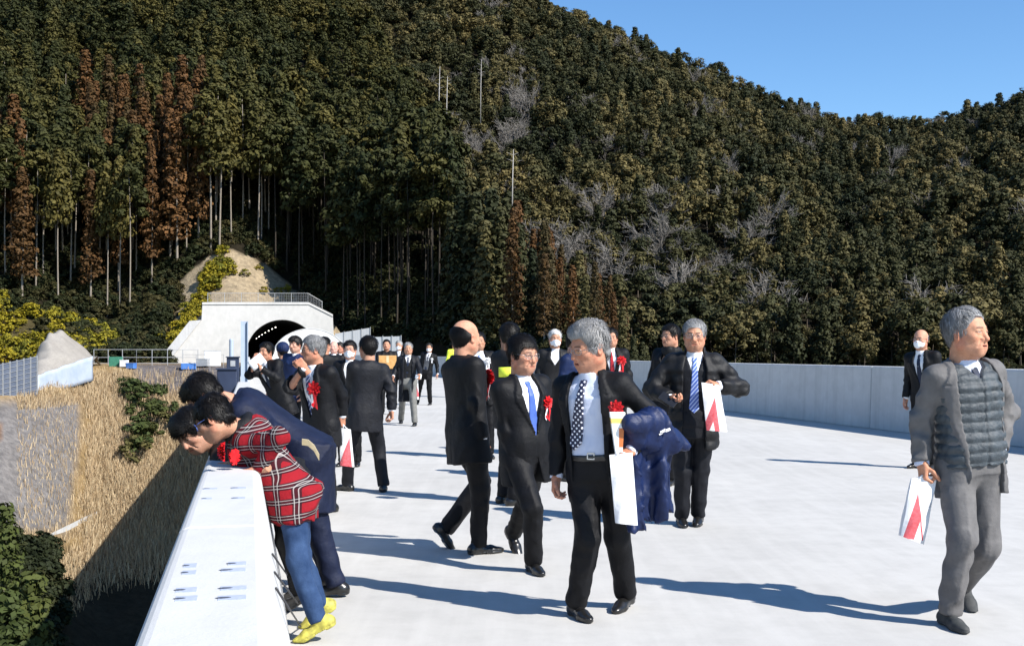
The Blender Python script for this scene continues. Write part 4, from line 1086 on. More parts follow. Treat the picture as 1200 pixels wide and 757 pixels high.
t = empty('cardboard_box', at(454, 432, 25.5), .15, 'tan cardboard box carried by the black jacketed man near the hoarding', 'box')
b = MB(); b.box((0, 0, .15), (.20, .13, .15)); b.obj('box_body', MATS['vest_orange'], t, bevel=.006)
b = MB(); b.box((0, 0, .302), (.21, .03, .002)); b.box((0, -.132, .22), (.03, .002, .08)); b.obj('tape', surf('parcel_tape', (.5, .38, .22), None, 9, rough=.3, bumpy=0), t)
# phone, sheets of paper
b = MB(); p = at(783, 468, 8.90); b.box((0, 0, 0), (.038, .006, .075), np.array(Matrix.Rotation(.9, 3, 'Y') @ Matrix.Rotation(.5, 3, 'X')))
o = b.obj('mobile_phone', surf('phone_black', (.012, .012, .014), None, 20, rough=.2, bumpy=0), None, bevel=.004, loc=p); tag(o, 'black mobile phone in the hand of the down coat wearer', 'phone')
def sheet(name, label, px, py, Y, w, h, rot, mat):
    G = np.zeros((7, 7, 3))
    for i in range(7):
        for j in range(7):
            u, v_ = i / 6 - .5, j / 6 - .5; G[i, j] = (u * w, .02 * (4 * u * u) + .01 * math.sin(4 * v_), v_ * h)
    b = MB(); b.sheet(G); o = b.obj(name, mat, None, True, loc=at(px, py, Y)); o.rotation_euler = rot
    so = o.modifiers.new('thick', 'SOLIDIFY'); so.thickness = .003; return tag(o, label, 'paper')
PAPER = surf('paper_white', (.76, .76, .75), (.82, .82, .82), 12, rough=.8)
sheet('paper', 'folded white paper held up by the man at the parapet', 301, 424, 13.55, .13, .19, (0, .9, .2), PAPER)
sheet('paper', 'white slip in the hand of the striding coat wearer', 490, 442, 21.6, .12, .07, (.3, .2, 0), PAPER)
# ------------------------------------------------------------------ land
ip = np.interp
def ridgeB(px): return ip(px, [-400, 0, 400, 600, 650, 740, 830, 900, 985, 1080, 1140, 1200, 1400, 1700], [-200, -170, -100, -30, 2, 42, 78, 112, 142, 147, 132, 112, 60, 20])
def r0A(px): return ip(px, [-400, 200, 340, 440, 520, 600, 660, 720, 800], [176, 178, 184, 164, 146, 131, 122, 114, 108])
def r1A(px): return ip(px, [-400, 350, 440, 500, 560, 600, 660, 700, 760, 800], [400, 385, 290, 240, 198, 178, 152, 136, 120, 112])
def ridA(px): return ip(px, [-400, 330, 400, 440, 500, 560, 600, 660, 700, 760, 800], [-80, -60, -10, 45, 135, 212, 258, 318, 350, 392, 412])
def y0A(px): return ip(px, [-400, -100, 0, 60, 130, 190, 222, 248, 270, 292, 330, 370, 420, 800], [335, 345, 355, 375, 393, 358, 326, 307, 300, 306, 332, 380, 414, 416])
def r0B(px): return ip(px, [-400, 500, 800, 1100, 1700], [330, 250, 225, 215, 200])
def r1B(px): return ip(px, [-400, 400, 800, 1000, 1200, 1700], [640, 600, 560, 560, 480, 420])
BY = np.array([-60, 20, 65, 90, 98, 108, 116, 124, 134, 140, 150]); BZ = np.array([-31, -30, -27.9, -22.4, -20.2, -17.4, -11.7, -6.85, -2.4, -.3, 0])
RN = random.Random(3)
from mathutils import noise as mnoise
def nz(x, y, sc, seed=0.0): return mnoise.noise(Vector((x / sc + seed, y / sc - seed * 1.7, seed)))
def land(X, Y):
    px = CX + F * X / max(Y, 8.0) if Y > 8 else CX + F * X / 8.0
    px = max(-400, min(1700, px))
    sh_ = ip(px, [-400, 0, 60, 120, 200], [30, 26, 18, 4, 0])
    zb = float(ip(Y + sh_, BY, BZ))
    a0, a1 = float(r0A(px)), float(r1A(px))
    # ground lying right of the viaduct stays low until the wooded slopes begin
    u = X * BN[0] + Y * BN[1]
    if u > 13:
        k = min(1, (u - 13) / 12); zb = zb * (1 - k) + k * float(ip(Y, [0, 60, 118, 150, 230], [-30, -26, -8, -5, -2]))
    zA = -99
    if px < 790:
        z0 = EYE - (float(y0A(px)) - HY) / F * a0
        zr = EYE + (HY - float(ridA(px))) / F * a1 - 15
        zr = max(zr, z0 + 1)
        if Y < a0:
            s_ = max(0, min(1, (Y - 146) / (a0 - 146 + .01))) if a0 > 150 else max(0, min(1, (Y - a0 + 14) / 14))
            if 186 < px < 412 and Y * BD[1] + X * BD[0] > 150:
                sl = X * BD[0] + Y * BD[1]; k3 = max(0, min(1, (sl - 163.2) / .6)); edge = min(1, (px - 186) / 10)
                zc_ = zb + (z0 - zb) * max(0, min(1, (Y - 160) / max(2, a0 - 160)))
                top_ = float(ip(px, [186, 196, 238, 300, 362, 392, 412], [.3, .5, 7.2, 7.9, 7.7, 5.6, 2]))
                zn = max(zc_, top_) if sl > 163.2 else zb
                zo = zb + (z0 - zb) * (s_ * s_ * (3 - 2 * s_))
                zA = zo * (1 - edge) + (zb + (zn - zb) * k3) * edge
            elif px < 415: zA = zb + (z0 - zb) * (s_ * s_ * (3 - 2 * s_))
            else: zA = zb + max(0, z0 - zb) * s_
        else:
            t = (Y - a0) / (a1 - a0)
            zA = z0 + (zr - z0) * min(t, 1) ** .92 if t < 1 else zr - (Y - a1) * .12
            zA += nz(X, Y, 28, 2) * 2.2 * min(1, (Y - a0) / 25)
    if 690 < px < 790 and zA > -90:
        kk = (790 - px) / 100; kk = kk * kk * (3 - 2 * kk); zA = min(zA, zb) * (1 - kk) + zA * kk
    b0, b1 = float(r0B(px)), float(r1B(px))
    zB = -99
    if Y > b0 - 30:
        zr = EYE + (HY - float(ridgeB(px))) / F * b1 - 11
        t = max(0, (Y - b0) / (b1 - b0)); z0 = -3
        zB = z0 + (zr - z0) * min(t, 1) ** .95 if t < 1 else zr - (Y - b1) * .35
        zB += (nz(X, Y, 70, 5) * 9 + nz(X, Y, 32, 8) * 4) * min(1, t * 5) * (1 - .6 * min(1, t))
    return max(zb if Y < a0 + 5 or px > 790 else -99, zA, zB)
# one ground sheet on a fan of rows
rows = np.concatenate([np.linspace(-60, 60, 10), np.linspace(66, 84, 5), np.linspace(87, 152, 42), np.linspace(153.5, 200, 48), np.linspace(204, 420, 55), np.linspace(430, 720, 34), [800, 1000, 1500, 2500, 4000]])
cols = np.concatenate([np.linspace(-2200, -420, 10), np.linspace(-390, 560, 150), np.linspace(568, 1500, 90), np.linspace(1560, 3400, 10)])
GX = np.zeros((len(rows), len(cols), 3)); GC = np.zeros((len(rows), len(cols), 3))
def landcol(px, y, X, Y):
    """earth, dry grass, netted grey slope"""
    g = np.array((.10, .075, .045)); forest = np.array((.018, .015, .009))
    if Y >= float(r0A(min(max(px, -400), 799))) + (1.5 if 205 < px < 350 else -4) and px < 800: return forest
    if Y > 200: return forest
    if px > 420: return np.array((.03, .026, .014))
    if Y > 148 and px < 205: return np.array((.075, .062, .028)) * (.6 + .8 * (nz(X, Y, 3, 3) * .5 + .5))
    n = nz(X, Y, 4, 1) * .5 + .5; n2 = nz(X, Y, 11, 9) * .5 + .5
    straw = np.array((.30, .21, .105)); net = np.array((.20, .19, .19)); rust = np.array((.20, .12, .075)); cut = np.array((.31, .25, .17))
    c = straw * (.75 + .5 * n)
    e = ip(y, [440, 620], [102, 88]) + 16 * (n2 - .5)
    wnet = float(np.clip((e - px) / 8, 0, 1)) * float(np.clip((y - 462) / 14, 0, 1)) * float(np.clip((628 - y) / 12, 0, 1))
    c = c * (1 - wnet) + (net * (.8 + .35 * n) if n2 < .66 else rust) * wnet
    w2 = float(np.clip((px - 150) / 14, 0, 1)) * float(np.clip((y - 424) / 5, 0, 1)) * float(np.clip((470 - y) / 14, 0, 1))
    c = c * (1 - w2) + (np.array((.15, .135, .135)) * (.8 + .4 * n)) * w2
    if y < 424 and px > 198: c = cut * (.8 + .4 * n)
    if y > 652: c = np.array((.035, .030, .020)) * (.7 + .6 * n)  # foot of the slope darkened, bridge shadow deepened in the earth colour
    return c
for i, Y in enumerate(rows):
    for j, px in enumerate(cols):
        X = (px - CX) / F * max(Y, 95) * (1 if Y > 95 else 1.0)
        z = land(X, Y); GX[i, j] = (X, Y, z)
        pxx = CX + F * X / max(Y, 5); yy = HY + (EYE - z) * F / max(Y, 5)
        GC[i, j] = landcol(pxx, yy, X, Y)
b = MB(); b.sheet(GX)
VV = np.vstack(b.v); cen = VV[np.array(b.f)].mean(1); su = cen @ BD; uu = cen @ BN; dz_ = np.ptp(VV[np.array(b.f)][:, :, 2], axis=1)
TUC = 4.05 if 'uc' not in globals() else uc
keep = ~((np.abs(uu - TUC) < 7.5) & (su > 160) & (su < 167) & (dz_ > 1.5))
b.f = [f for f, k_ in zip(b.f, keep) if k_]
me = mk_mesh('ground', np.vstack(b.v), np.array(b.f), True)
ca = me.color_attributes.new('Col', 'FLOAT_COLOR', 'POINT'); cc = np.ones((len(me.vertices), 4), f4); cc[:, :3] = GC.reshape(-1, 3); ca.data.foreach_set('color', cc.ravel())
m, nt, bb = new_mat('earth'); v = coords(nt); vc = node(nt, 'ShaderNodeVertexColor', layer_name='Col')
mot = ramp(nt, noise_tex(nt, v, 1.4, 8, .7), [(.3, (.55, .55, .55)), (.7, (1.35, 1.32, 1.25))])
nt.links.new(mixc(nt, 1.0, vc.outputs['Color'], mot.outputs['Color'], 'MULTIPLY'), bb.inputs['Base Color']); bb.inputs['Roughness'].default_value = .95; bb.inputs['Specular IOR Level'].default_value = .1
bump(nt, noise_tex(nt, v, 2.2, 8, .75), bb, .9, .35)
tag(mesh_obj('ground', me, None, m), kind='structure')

# ------------------------------------------------------------------ foliage
def leaf_mat(name, c1, c2, c3=None, var=.22):
    m, nt, b = new_mat(name); oi = nt.nodes.new('ShaderNodeObjectInfo'); v = coords(nt)
    geo = nt.nodes.new('ShaderNodeNewGeometry')
    stops = [(0.08, c1), (.50, c2), (.92, c3 or c2)]
    ln = node(nt, 'ShaderNodeTexNoise', Scale=.016, Detail=3.0); nt.links.new(oi.outputs['Location'], ln.inputs['Vector'])
    mixf = math_n(nt, 'ADD', math_n(nt, 'MULTIPLY', oi.outputs['Random'], .62), math_n(nt, 'MULTIPLY', math_n(nt, 'SUBTRACT', ln.outputs['Fac'], .30), .95))
    r = ramp(nt, mixf, stops)
    fac = math_n(nt, 'MULTIPLY_ADD', geo.outputs['Random Per Island'], var * 2); nt.nodes[-1].inputs[2].default_value = 1 - var
    n = ramp(nt, noise_tex(nt, v, .55, 3), [(.3, (.62, .66, .62)), (.72, (1.3, 1.25, 1.1))])
    cm = nt.nodes.new('ShaderNodeCombineXYZ')
    for i in range(3): nt.links.new(fac, cm.inputs[i])
    c = mixc(nt, 1.0, mixc(nt, 1.0, r.outputs['Color'], n.outputs['Color'], 'MULTIPLY'), cm.outputs[0], 'MULTIPLY')
    nt.links.new(c, b.inputs['Base Color']); b.inputs['Roughness'].default_value = .7; b.inputs['Specular IOR Level'].default_value = .15
    return m
LM = dict(cypress=leaf_mat('cypress_foliage', (.018, .024, .008), (.042, .043, .013), (.090, .074, .020)),
          rust=leaf_mat('rust_cedar_foliage', (.040, .034, .014), (.078, .038, .014), (.105, .052, .020), .3),
          broad=leaf_mat('evergreen_foliage', (.016, .022, .010), (.048, .048, .020), (.145, .115, .048)),
          yellow=leaf_mat('yellow_shrub_foliage', (.17, .15, .012), (.25, .20, .015), (.13, .13, .02)),
          bush=leaf_mat('bush_foliage', (.03, .045, .016), (.05, .065, .02), (.10, .075, .03)))
BARK = surf('pale_bark', (.16, .13, .10), (.27, .24, .20), 6, rough=.95, bscale=18, bdist=.03, stretch=(3, 3, .3))
DBARK = surf('dark_bark', (.05, .04, .03), (.10, .08, .06), 6, rough=.95, bscale=18, bdist=.03, stretch=(3, 3, .3))
GREY = surf('grey_twig', (.13, .12, .105), (.23, .21, .19), 3, rough=.95, bumpy=0)
def leaves(centers, radii, nper, size, seed, flat=.6, up=.5):
    """leaf quads scattered in clumps"""
    r = np.random.default_rng(seed); V = []; 
    P = []; N = []
    for c, rad in zip(centers, radii):
        d = r.normal(size=(nper, 3)); d /= np.linalg.norm(d, axis=1)[:, None]
        rr = rad * r.uniform(.55, 1.0, (nper, 1)) * np.array([1, 1, flat])
        P.append(c + d * rr); nn = d + np.array([0, 0, up]) + r.normal(size=(nper, 3)) * .24; N.append(nn)
    P = np.vstack(P); N = np.vstack(N); N /= np.linalg.norm(N, axis=1)[:, None]
    A = np.cross(N, r.normal(size=N.shape)); A /= np.linalg.norm(A, axis=1)[:, None]; B = np.cross(N, A)
    s = size * r.uniform(.6, 1.25, (len(P), 1)); w = s * r.uniform(.45, .8, (len(P), 1))
    droop = N * s * -.18
    Q = np.stack([P - A * s + droop, P - B * w, P + A * s + droop, P + B * w], 1).reshape(-1, 3)
    return Q, np.arange(len(Q)).reshape(-1, 4)
def crown_round(seed, h, rad, nk, nper, size):
    r = np.random.default_rng(seed); C = []; R = []
    for i in range(nk):
        t = r.uniform(-.55, 1); a = r.uniform(0, 6.28); q = math.sqrt(max(0, 1 - t * t)) * r.uniform(.55, .95)
        C.append((rad * q * math.cos(a), rad * q * math.sin(a), h * .5 * t)); R.append(rad * r.uniform(.26, .46))
    return leaves(np.array(C), R, nper, size, seed, .62, .7)
def crown_cone(seed, h, rad, nk, nper, size, droop=.0):
    r = np.random.default_rng(seed); C = []; R = []
    for i in range(nk):
        t = (i + r.uniform(0, .9)) / nk; a = i * 2.4 + r.uniform(-.5, .5); w = rad * (1 - t) ** .75 * (.55 + .45 * r.uniform()) 
        w2 = w * r.uniform(.45, .85)
        C.append((w2 * math.cos(a), w2 * math.sin(a), h * (t - .5) - droop * w)); R.append(.28 * rad + w * .34)
    return leaves(np.array(C), R, nper, size, seed, .55, .55)
def trunk_mesh(h, r0, seed, limbs=0, lean=.02):
    rn = random.Random(seed); b = MB(); pts = []
    for i in range(7):
        t = i / 6; pts.append((lean * h * t * math.sin(seed + 2 * t), lean * h * t * math.cos(seed * 1.3 + 2 * t), -1.2 + (h + 1.2) * t))
    b.tube(pts, [r0 * (1 - .75 * i / 6) for i in range(7)], 6)
    for k in range(limbs):
        t = rn.uniform(.45, .9); a = rn.uniform(0, 6.28); p = np.array(pts[int(t * 6)]); L_ = h * rn.uniform(.12, .25)
        b.tube([p, p + (L_ * .6 * math.cos(a), L_ * .6 * math.sin(a), L_ * .25), p + (L_ * math.cos(a), L_ * math.sin(a), L_ * .6)], [r0 * .3, r0 * .2, r0 * .06], 4)
    return mk_mesh('trunk', np.vstack(b.v), b.f, True)
def twig_mesh(h, rad, seed, n1=9, n2=5, n3=4):
    rn = random.Random(seed); b = MB()
    def V3(a, e): return np.array([math.cos(a) * math.cos(e), math.sin(a) * math.cos(e), math.sin(e)])
    for i in range(n1):
        a = 6.28 * i / n1 + rn.uniform(-.3, .3); e = rn.uniform(.5, 1.35); p = np.array([0, 0, -h * .5 + h * .25 * rn.random()]); L1 = h * rn.uniform(.45, .7)
        d = V3(a, e); q = p + d * L1; b.tube([p, p + d * L1 * .5 + np.array([0, 0, .1]), q], [.11, .08, .05], 4, False)
        for j in range(n2):
            s0 = p + d * L1 * rn.uniform(.35, 1); d2 = V3(a + rn.uniform(-1.2, 1.2), e + rn.uniform(-.6, .4)); L2 = h * rn.uniform(.18, .36); q2 = s0 + d2 * L2
            b.tube([s0, q2], [.06, .04], 3, False)
            for l in range(n3):
                s1 = s0 + d2 * L2 * rn.uniform(.3, 1); d3 = V3(a + rn.uniform(-2, 2), rn.uniform(-.2, 1.3)); b.tube([s1, s1 + d3 * h * rn.uniform(.08, .2)], [.04, .022], 3, False)
    return mk_mesh('crown', np.vstack(b.v), b.f)
def mkleaf(name, QF, mat):
    me = mk_mesh(name, *QF); me.materials.append(mat); return me
KIND = {}
# (crown meshes, crown centre height, trunk meshes)
KIND['cypress'] = ([mkleaf('crown', crown_cone(s, 9.5, 3.3, 30, 62, .34), LM['cypress']) for s in (1, 2)] + [mkleaf('crown', crown_round(s, 8.5, 3.1, 24, 70, .33), LM['cypress']) for s in (3, 4)], 16.0, [trunk_mesh(19, .17, s) for s in (1, 2)], BARK)
KIND['rust'] = ([mkleaf('crown', crown_cone(s, 17, 3.0, 46, 52, .34, .35), LM['rust']) for s in (11, 12, 13)], 14.5, [trunk_mesh(20, .22, s) for s in (3, 4)], BARK)
KIND['broad'] = ([mkleaf('crown', crown_round(s, 8.5, 4.0, 28, 64, .36), LM['broad']) for s in (21, 22, 23, 24)] + [mkleaf('crown', crown_cone(s, 10.5, 3.4, 30, 56, .36), LM['broad']) for s in (25, 26)], 7.6, [trunk_mesh(8, .2, s, 4, .04) for s in (5, 6)], DBARK)
tw = [twig_mesh(9, 4, s, 11, 7, 7) for s in (31, 32, 33)]
for t_ in tw: t_.materials.append(GREY)
KIND['fir'] = ([mkleaf('crown', crown_cone(s, 17, 3.1, 48, 52, .36, .3), LM['broad']) for s in (71, 72)], 9.6, [trunk_mesh(15, .2, s) for s in (3, 4)], DBARK)
KIND['bare'] = (tw, 6.5, [trunk_mesh(7, .2, s, 3, .04) for s in (7, 8)], GREY)
for k_ in KIND.values():
    for t_ in k_[2]: t_.materials.append(k_[3])
TREE_INFO = dict(cypress=('cypress_tree', 'slender dark green plantation conifer with a bare trunk on the slope', 'dark plantation conifers on the near slope'),
                 rust=('cedar_tree', 'rust brown winter cedar among the dark green conifers', 'rust brown cedars below the ridge'),
                 broad=('evergreen_tree', 'bushy olive green evergreen tree on the hillside beyond the viaduct', 'bushy evergreens covering the far hillside'),
                 fir=('conifer_tree', 'brownish green conifer with foliage down to the ground at the foot of the spur', 'low hanging conifers at the foot of the spur'),
                 bare=('bare_tree', 'leafless grey branched tree among the hillside evergreens', 'leafless grey trees on the hillside'))
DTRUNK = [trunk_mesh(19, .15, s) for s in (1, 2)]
for t_ in DTRUNK: t_.materials.append(surf('shaded_bark', (.022, .018, .013), (.05, .04, .03), 6, rough=.95, bscale=18, bdist=.03, stretch=(3, 3, .3)))  # darker copy of the bark, shade inside the stand put into its colour
SRC = {}
def tree(kind, X, Y, sc, rz, z=None, sx=1.0, variant=None):
    crowns, ch, trunks, _ = KIND[kind]; nm, lab, grp = TREE_INFO[kind]
    t = empty(nm, (X, Y, land(X, Y) if z is None else z), rz, lab, 'tree', grp); t.scale = (sc * sx, sc * sx, sc)
    i = RN.randrange(len(crowns)) if variant is None else variant
    c = mesh_obj('crown', crowns[i], None, None, t); c.location = (0, 0, ch); c.rotation_euler = (0, 0, RN.uniform(0, 6.28))
    tm_ = trunks[RN.randrange(len(trunks))]
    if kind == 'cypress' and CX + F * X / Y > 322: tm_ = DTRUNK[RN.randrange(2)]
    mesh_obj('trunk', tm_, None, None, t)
    SRC.setdefault((kind, i), c)
    return t
# ---- where the trees stand
pts = dict(cypress=[], rust=[], broad=[], bare=[], fir=[])
def vis(px, y, m=40): return -70 < px < 1270 and y > -60
def rustzone(px, y):        # rust brown cedar stands
    return ((95 < px < 245) and 120 < y < 330 and RN.random() < .68) or (600 < px < 745 and 240 < y < 425 and RN.random() < .72) or (-20 < px < 30 and 150 < y < 300 and RN.random() < .3)
cell = 3.9
for ix in range(-78, 22):
    for iy in range(0, 78):
        X = ix * cell + RN.uniform(-1.5, 1.5); Y = 104 + iy * cell + RN.uniform(-1.5, 1.5)
        px = CX + F * X / Y
        if not (-80 < px < 770): continue
        a0 = float(r0A(px)); a1 = float(r1A(px))
        if Y < a0 + 1 or Y > a1 + 12: continue
        if X * BN[0] + Y * BN[1] < 14 and Y < 160: continue
        z = land(X, Y); zt = z + 19
        y = HY - (zt - EYE) * F / Y
        if y < -70: continue
        if Y > a0 + 45 and RN.random() < .25: continue
        if px > 525:
            k2 = 'rust' if rustzone(px, HY - (z + 8 - EYE) * F / Y) else 'fir'
            hmax = float(ip(px, [525, 560, 620, 680, 730, 770], [1.15, 1.1, .85, .62, .5, .4]))
            pts[k2].append((X, Y, z, px, y, hmax * RN.uniform(.72, 1.05) * (.9 if k2 == 'rust' else 1))); continue
        if px > 318 and Y < a0 + 34:
            pts['cypress'].append((X, Y, z, px, y, RN.uniform(1.18, 1.36))); continue
        if px <= 318 and Y < a0 + 24:
            k2 = 'rust' if rustzone(px, y + 20) else 'cypress'
            pts[k2].append((X, Y, z, px, y, RN.uniform(1.08, 1.28) if k2 == 'cypress' else RN.uniform(.95, 1.15))); continue
        pts['rust' if rustzone(px, y + 20) else 'cypress'].append((X, Y, z, px, y))
cell = 6.1
for ix in range(-58, 92):
    for iy in range(0, 76):
        X = ix * cell + RN.uniform(-2.4, 2.4); Y = 196 + iy * cell + RN.uniform(-2.4, 2.4)
        px = CX + F * X / Y
        if not (330 < px < 1270): continue
        if px < 790 and Y < float(r1A(px)) + 14: continue
        if Y < float(r0B(px)) - 12 or Y > float(r1B(px)) + 14: continue
        z = land(X, Y); y = HY - (z + 10 - EYE) * F / Y
        if y < -60: continue
        if px < 790:           # hidden behind the near spur
            ya = float(ridA(px)) 
            if y > ya + 45: continue
        n = nz(X, Y, 40, 31)
        bare = RN.random() < (.16 if (480 < px < 640 and 60 < y < 300) or (640 < px < 900 and 230 < y < 330) else .035)
        pts['bare' if bare else 'broad'].append((X, Y, z, px, y))
def place(kind, lst, sc0, sc1):
    for q in lst:
        X, Y, z, px, y = q[:5]
        tree(kind, X, Y, q[5] if len(q) > 5 else RN.uniform(sc0, sc1), RN.uniform(0, 6.28), z - .3, RN.uniform(.68, 1.02) if kind in ('cypress', 'rust') else RN.uniform(.85, 1.15))
for k_ in pts: pts[k_].sort(key=lambda q: q[1])
print('TREES', {k_: len(v_) for k_, v_ in pts.items()})
LIM = dict(cypress=290, rust=200, broad=290, bare=120, fir=200)
place('cypress', pts['cypress'][:LIM['cypress']], .80, 1.08)
place('rust', pts['rust'][:LIM['rust']], .9, 1.15)
place('fir', pts['fir'][:LIM['fir']], .8, 1.0)
place('broad', pts['broad'][:LIM['broad']], .6, 1.25)
place('bare', pts['bare'][:LIM['bare']], 1.05, 1.5)
# ---- the rest of the wood as one mass: the same crowns set on points
def forest(name, label, kind, lst, sc0, sc1, srcs=None, ch=None):
    n = len(lst)
    if not n: return
    ch = KIND[kind][1] if ch is None else ch; r = np.random.default_rng(5)
    sc = r.uniform(sc0, sc1, n).astype(f4); rot = r.uniform(0, 6.28, n).astype(f4)
    P = np.array([(X, Y, z + ch * s_ - .3) for (X, Y, z), s_ in zip([q[:3] for q in lst], sc)])
    me = bpy.data.meshes.new(name); me.vertices.add(n); me.vertices.foreach_set('co', P.astype(f4).ravel()); me.update()
    me.attributes.new('sc', 'FLOAT', 'POINT').data.foreach_set('value', sc); me.attributes.new('rot', 'FLOAT', 'POINT').data.foreach_set('value', rot)
    o = mesh_obj(name, me, None)
    g = bpy.data.node_groups.new(name, 'GeometryNodeTree'); g.interface.new_socket('Geometry', in_out='INPUT', socket_type='NodeSocketGeometry'); g.interface.new_socket('Geometry', in_out='OUTPUT', socket_type='NodeSocketGeometry')
    N = g.nodes.new; Lk = g.links.new
    gi, go = N('NodeGroupInput'), N('NodeGroupOutput'); io = N('GeometryNodeInstanceOnPoints'); jn = N('GeometryNodeGeometryToInstance')
    for c in (srcs or [c for (kk, i), c in sorted(SRC.items(), key=lambda q: q[0]) if kk == kind]):
        oi = N('GeometryNodeObjectInfo'); oi.inputs['Object'].default_value = c; oi.transform_space = 'ORIGINAL'; oi.inputs['As Instance'].default_value = True
        Lk(oi.outputs['Geometry'], jn.inputs[0])
    # each source is already one instance; join them so that the index picks one
    j2 = N('GeometryNodeJoinGeometry')
    for l in list(g.links):
        if l.to_node == jn: s_ = l.from_socket; g.links.remove(l); Lk(s_, j2.inputs[0])
    g.nodes.remove(jn)
    Lk(gi.outputs[0], io.inputs['Points']); Lk(j2.outputs[0], io.inputs['Instance']); io.inputs['Pick Instance'].default_value = True
    a = N('GeometryNodeInputNamedAttribute'); a.data_type = 'FLOAT'; a.inputs['Name'].default_value = 'sc'; Lk(a.outputs['Attribute'], io.inputs['Scale'])
    a2 = N('GeometryNodeInputNamedAttribute'); a2.data_type = 'FLOAT'; a2.inputs['Name'].default_value = 'rot'
    cx = N('ShaderNodeCombineXYZ'); Lk(a2.outputs['Attribute'], cx.inputs[2]); Lk(cx.outputs[0], io.inputs['Rotation'])
    Lk(io.outputs[0], go.inputs[0])
    md = o.modifiers.new('wood', 'NODES'); md.node_group = g
    tag(o, label, 'forest', kind='stuff')
    return o
forest('plantation_forest', 'dark green plantation wood covering the upper slope above the tunnel', 'cypress', pts['cypress'][LIM['cypress']:], .72, 1.05)
forest('hill_forest', 'mixed evergreen wood covering the upper hillside to the ridge', 'broad', pts['broad'][LIM['broad']:], .6, 1.4)
# ------------------------------------------------------------------ tunnel mouth at the end of the viaduct
PS = 162.0
M_PORT = concrete('portal_concrete', (.47, .465, .445), (.56, .55, .53), .3, .35)
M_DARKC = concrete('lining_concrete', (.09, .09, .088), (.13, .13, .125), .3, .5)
def pu(px): return (br(PS, 0)[0] * 0 + 0, px)
def uz(px, y, s=PS):       # point of the portal face seen at (px, y)
    # solve for u on the face plane s = const
    k = (px - CX) / F
    u = (BD[0] * s - k * BD[1] * s) / (k * BN[1] - BN[0])
    Y = BD[1] * s + BN[1] * u
    return u, EYE - (y - HY) * Y / F
uc, rad, zc = uz(331, 400)[0], 5.1, 1.0
print('UC', uc)
outer = [uz(193, 419), uz(236, 375), uz(237, 357), uz(362, 357), uz(390, 371), uz(393, 416)]
outer[0] = (outer[0][0], -.5); outer[-1] = (outer[-1][0], -.5)
arch = [(uc + rad * math.cos(a), zc + rad * math.sin(a)) for a in np.linspace(0, math.pi, 29)]
poly = outer + [(uc + rad, -.5)] + arch + [(uc - rad, -.5)]
P0 = br(PS, uc)
port = empty('tunnel_portal', P0, 0, 'white concrete tunnel portal with a dark arch at the end of the viaduct', 'tunnel portal')
b = MB(); b.prism([br(PS, u, z) - P0 for u, z in poly][::-1], BD * 1.6); b.obj('portal_wall', M_PORT, port, bevel=.05)
# coping along the top, slanted stair slab on the left
b = MB()
for (p, q) in ((outer[1], outer[0]),):
    d0 = np.array(br(PS, *p) - P0); d1 = np.array(br(PS, *q) - P0); off = BN * -1.6 + np.array([0, 0, -.15])
    b.hexa([d1 + off - BD * .25, d1 - BD * .25, d1 + BD * 2.2, d1 + off + BD * 2.2, d0 + off - BD * .25, d0 - BD * .25, d0 + BD * 2.2, d0 + off + BD * 2.2])
b.obj('wing_slab', MATS['wall_concrete'], port)
b = MB()
for p, q in ((outer[2], outer[3]), (outer[3], outer[4])):
    d0 = br(PS, *p) - P0; d1 = br(PS, *q) - P0; up = np.array([0, 0, .32])
    b.hexa([d0 - BD * .12, d1 - BD * .12, d1 + BD * 1.7, d0 + BD * 1.7, d0 - BD * .12 + up, d1 - BD * .12 + up, d1 + BD * 1.7 + up, d0 + BD * 1.7 + up])
b.obj('coping', M_PORT, port)
ring = [(uc + (rad + .02) * math.cos(a), zc + (rad + .02) * math.sin(a)) for a in np.linspace(-.25, math.pi + .25, 33)]
G = np.array([[br(PS + .4 + d, u, z) - P0 for u, z in ring] for d in np.linspace(0, 90, 10)])
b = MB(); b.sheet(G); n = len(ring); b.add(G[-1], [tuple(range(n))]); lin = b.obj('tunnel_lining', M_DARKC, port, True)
LAMP = emit('tunnel_lamp_glow', (1, .95, .82), 4)
for i in range(7):
    s = PS + 3 + 4.2 * i + i * i * 1.2; b = MB(); p = br(s, uc - .9 - .38 * i, zc + 4.1 - .13 * i) - P0
    b.box(p, (.07, .10, .06), np.stack([BN, BD, (0, 0, 1)])); b.obj('tunnel_lamp', LAMP, port)
b = MB(); b.prism([br(PS - 2, u, z) for u, z in ((-3, -.3), (13, -.3), (13, .0), (-3, .0))][::-1], BD * 96); tag(b.obj('road', M_DECK), kind='structure')
def railing(name, label, pts, h, step, bars, mat, r=.03, cat='fence', fine=.0, rails=(1.0, .08)):
    """posts and rails along a polyline; an optional mesh of fine bars"""
    o = empty(name, pts[0], 0, label, cat); pts = [np.asarray(p, float) - np.asarray(pts[0], float) for p in pts]
    rb = MB(); fb = MB()
    for a, c in zip(pts[:-1], pts[1:]):
        L_ = np.linalg.norm(c - a); n = max(1, round(L_ / step))
        for k_ in rails: rb.tube([a + (0, 0, h * k_), c + (0, 0, h * k_)], r * .8, 6)
        for i in range(n + 1):
            p = a + (c - a) * i / n; q = MB(); q.tube([p - (0, 0, .2), p + (0, 0, h)], r, 6); q.obj('post', mat, o)
        if fine:
            m_ = int(L_ / fine)
            for i in range(m_): p = a + (c - a) * (i + .5) / m_; fb.box(p + (0, 0, h * .5), (.008, .008, h * .48))
            for i in range(6): fb.tube([a + (0, 0, h * (.1 + .16 * i)), c + (0, 0, h * (.1 + .16 * i))], .008, 4)
    rb.obj('rail', mat, o)
    if fine: fb.obj('mesh_panel', mat, o)
    return o
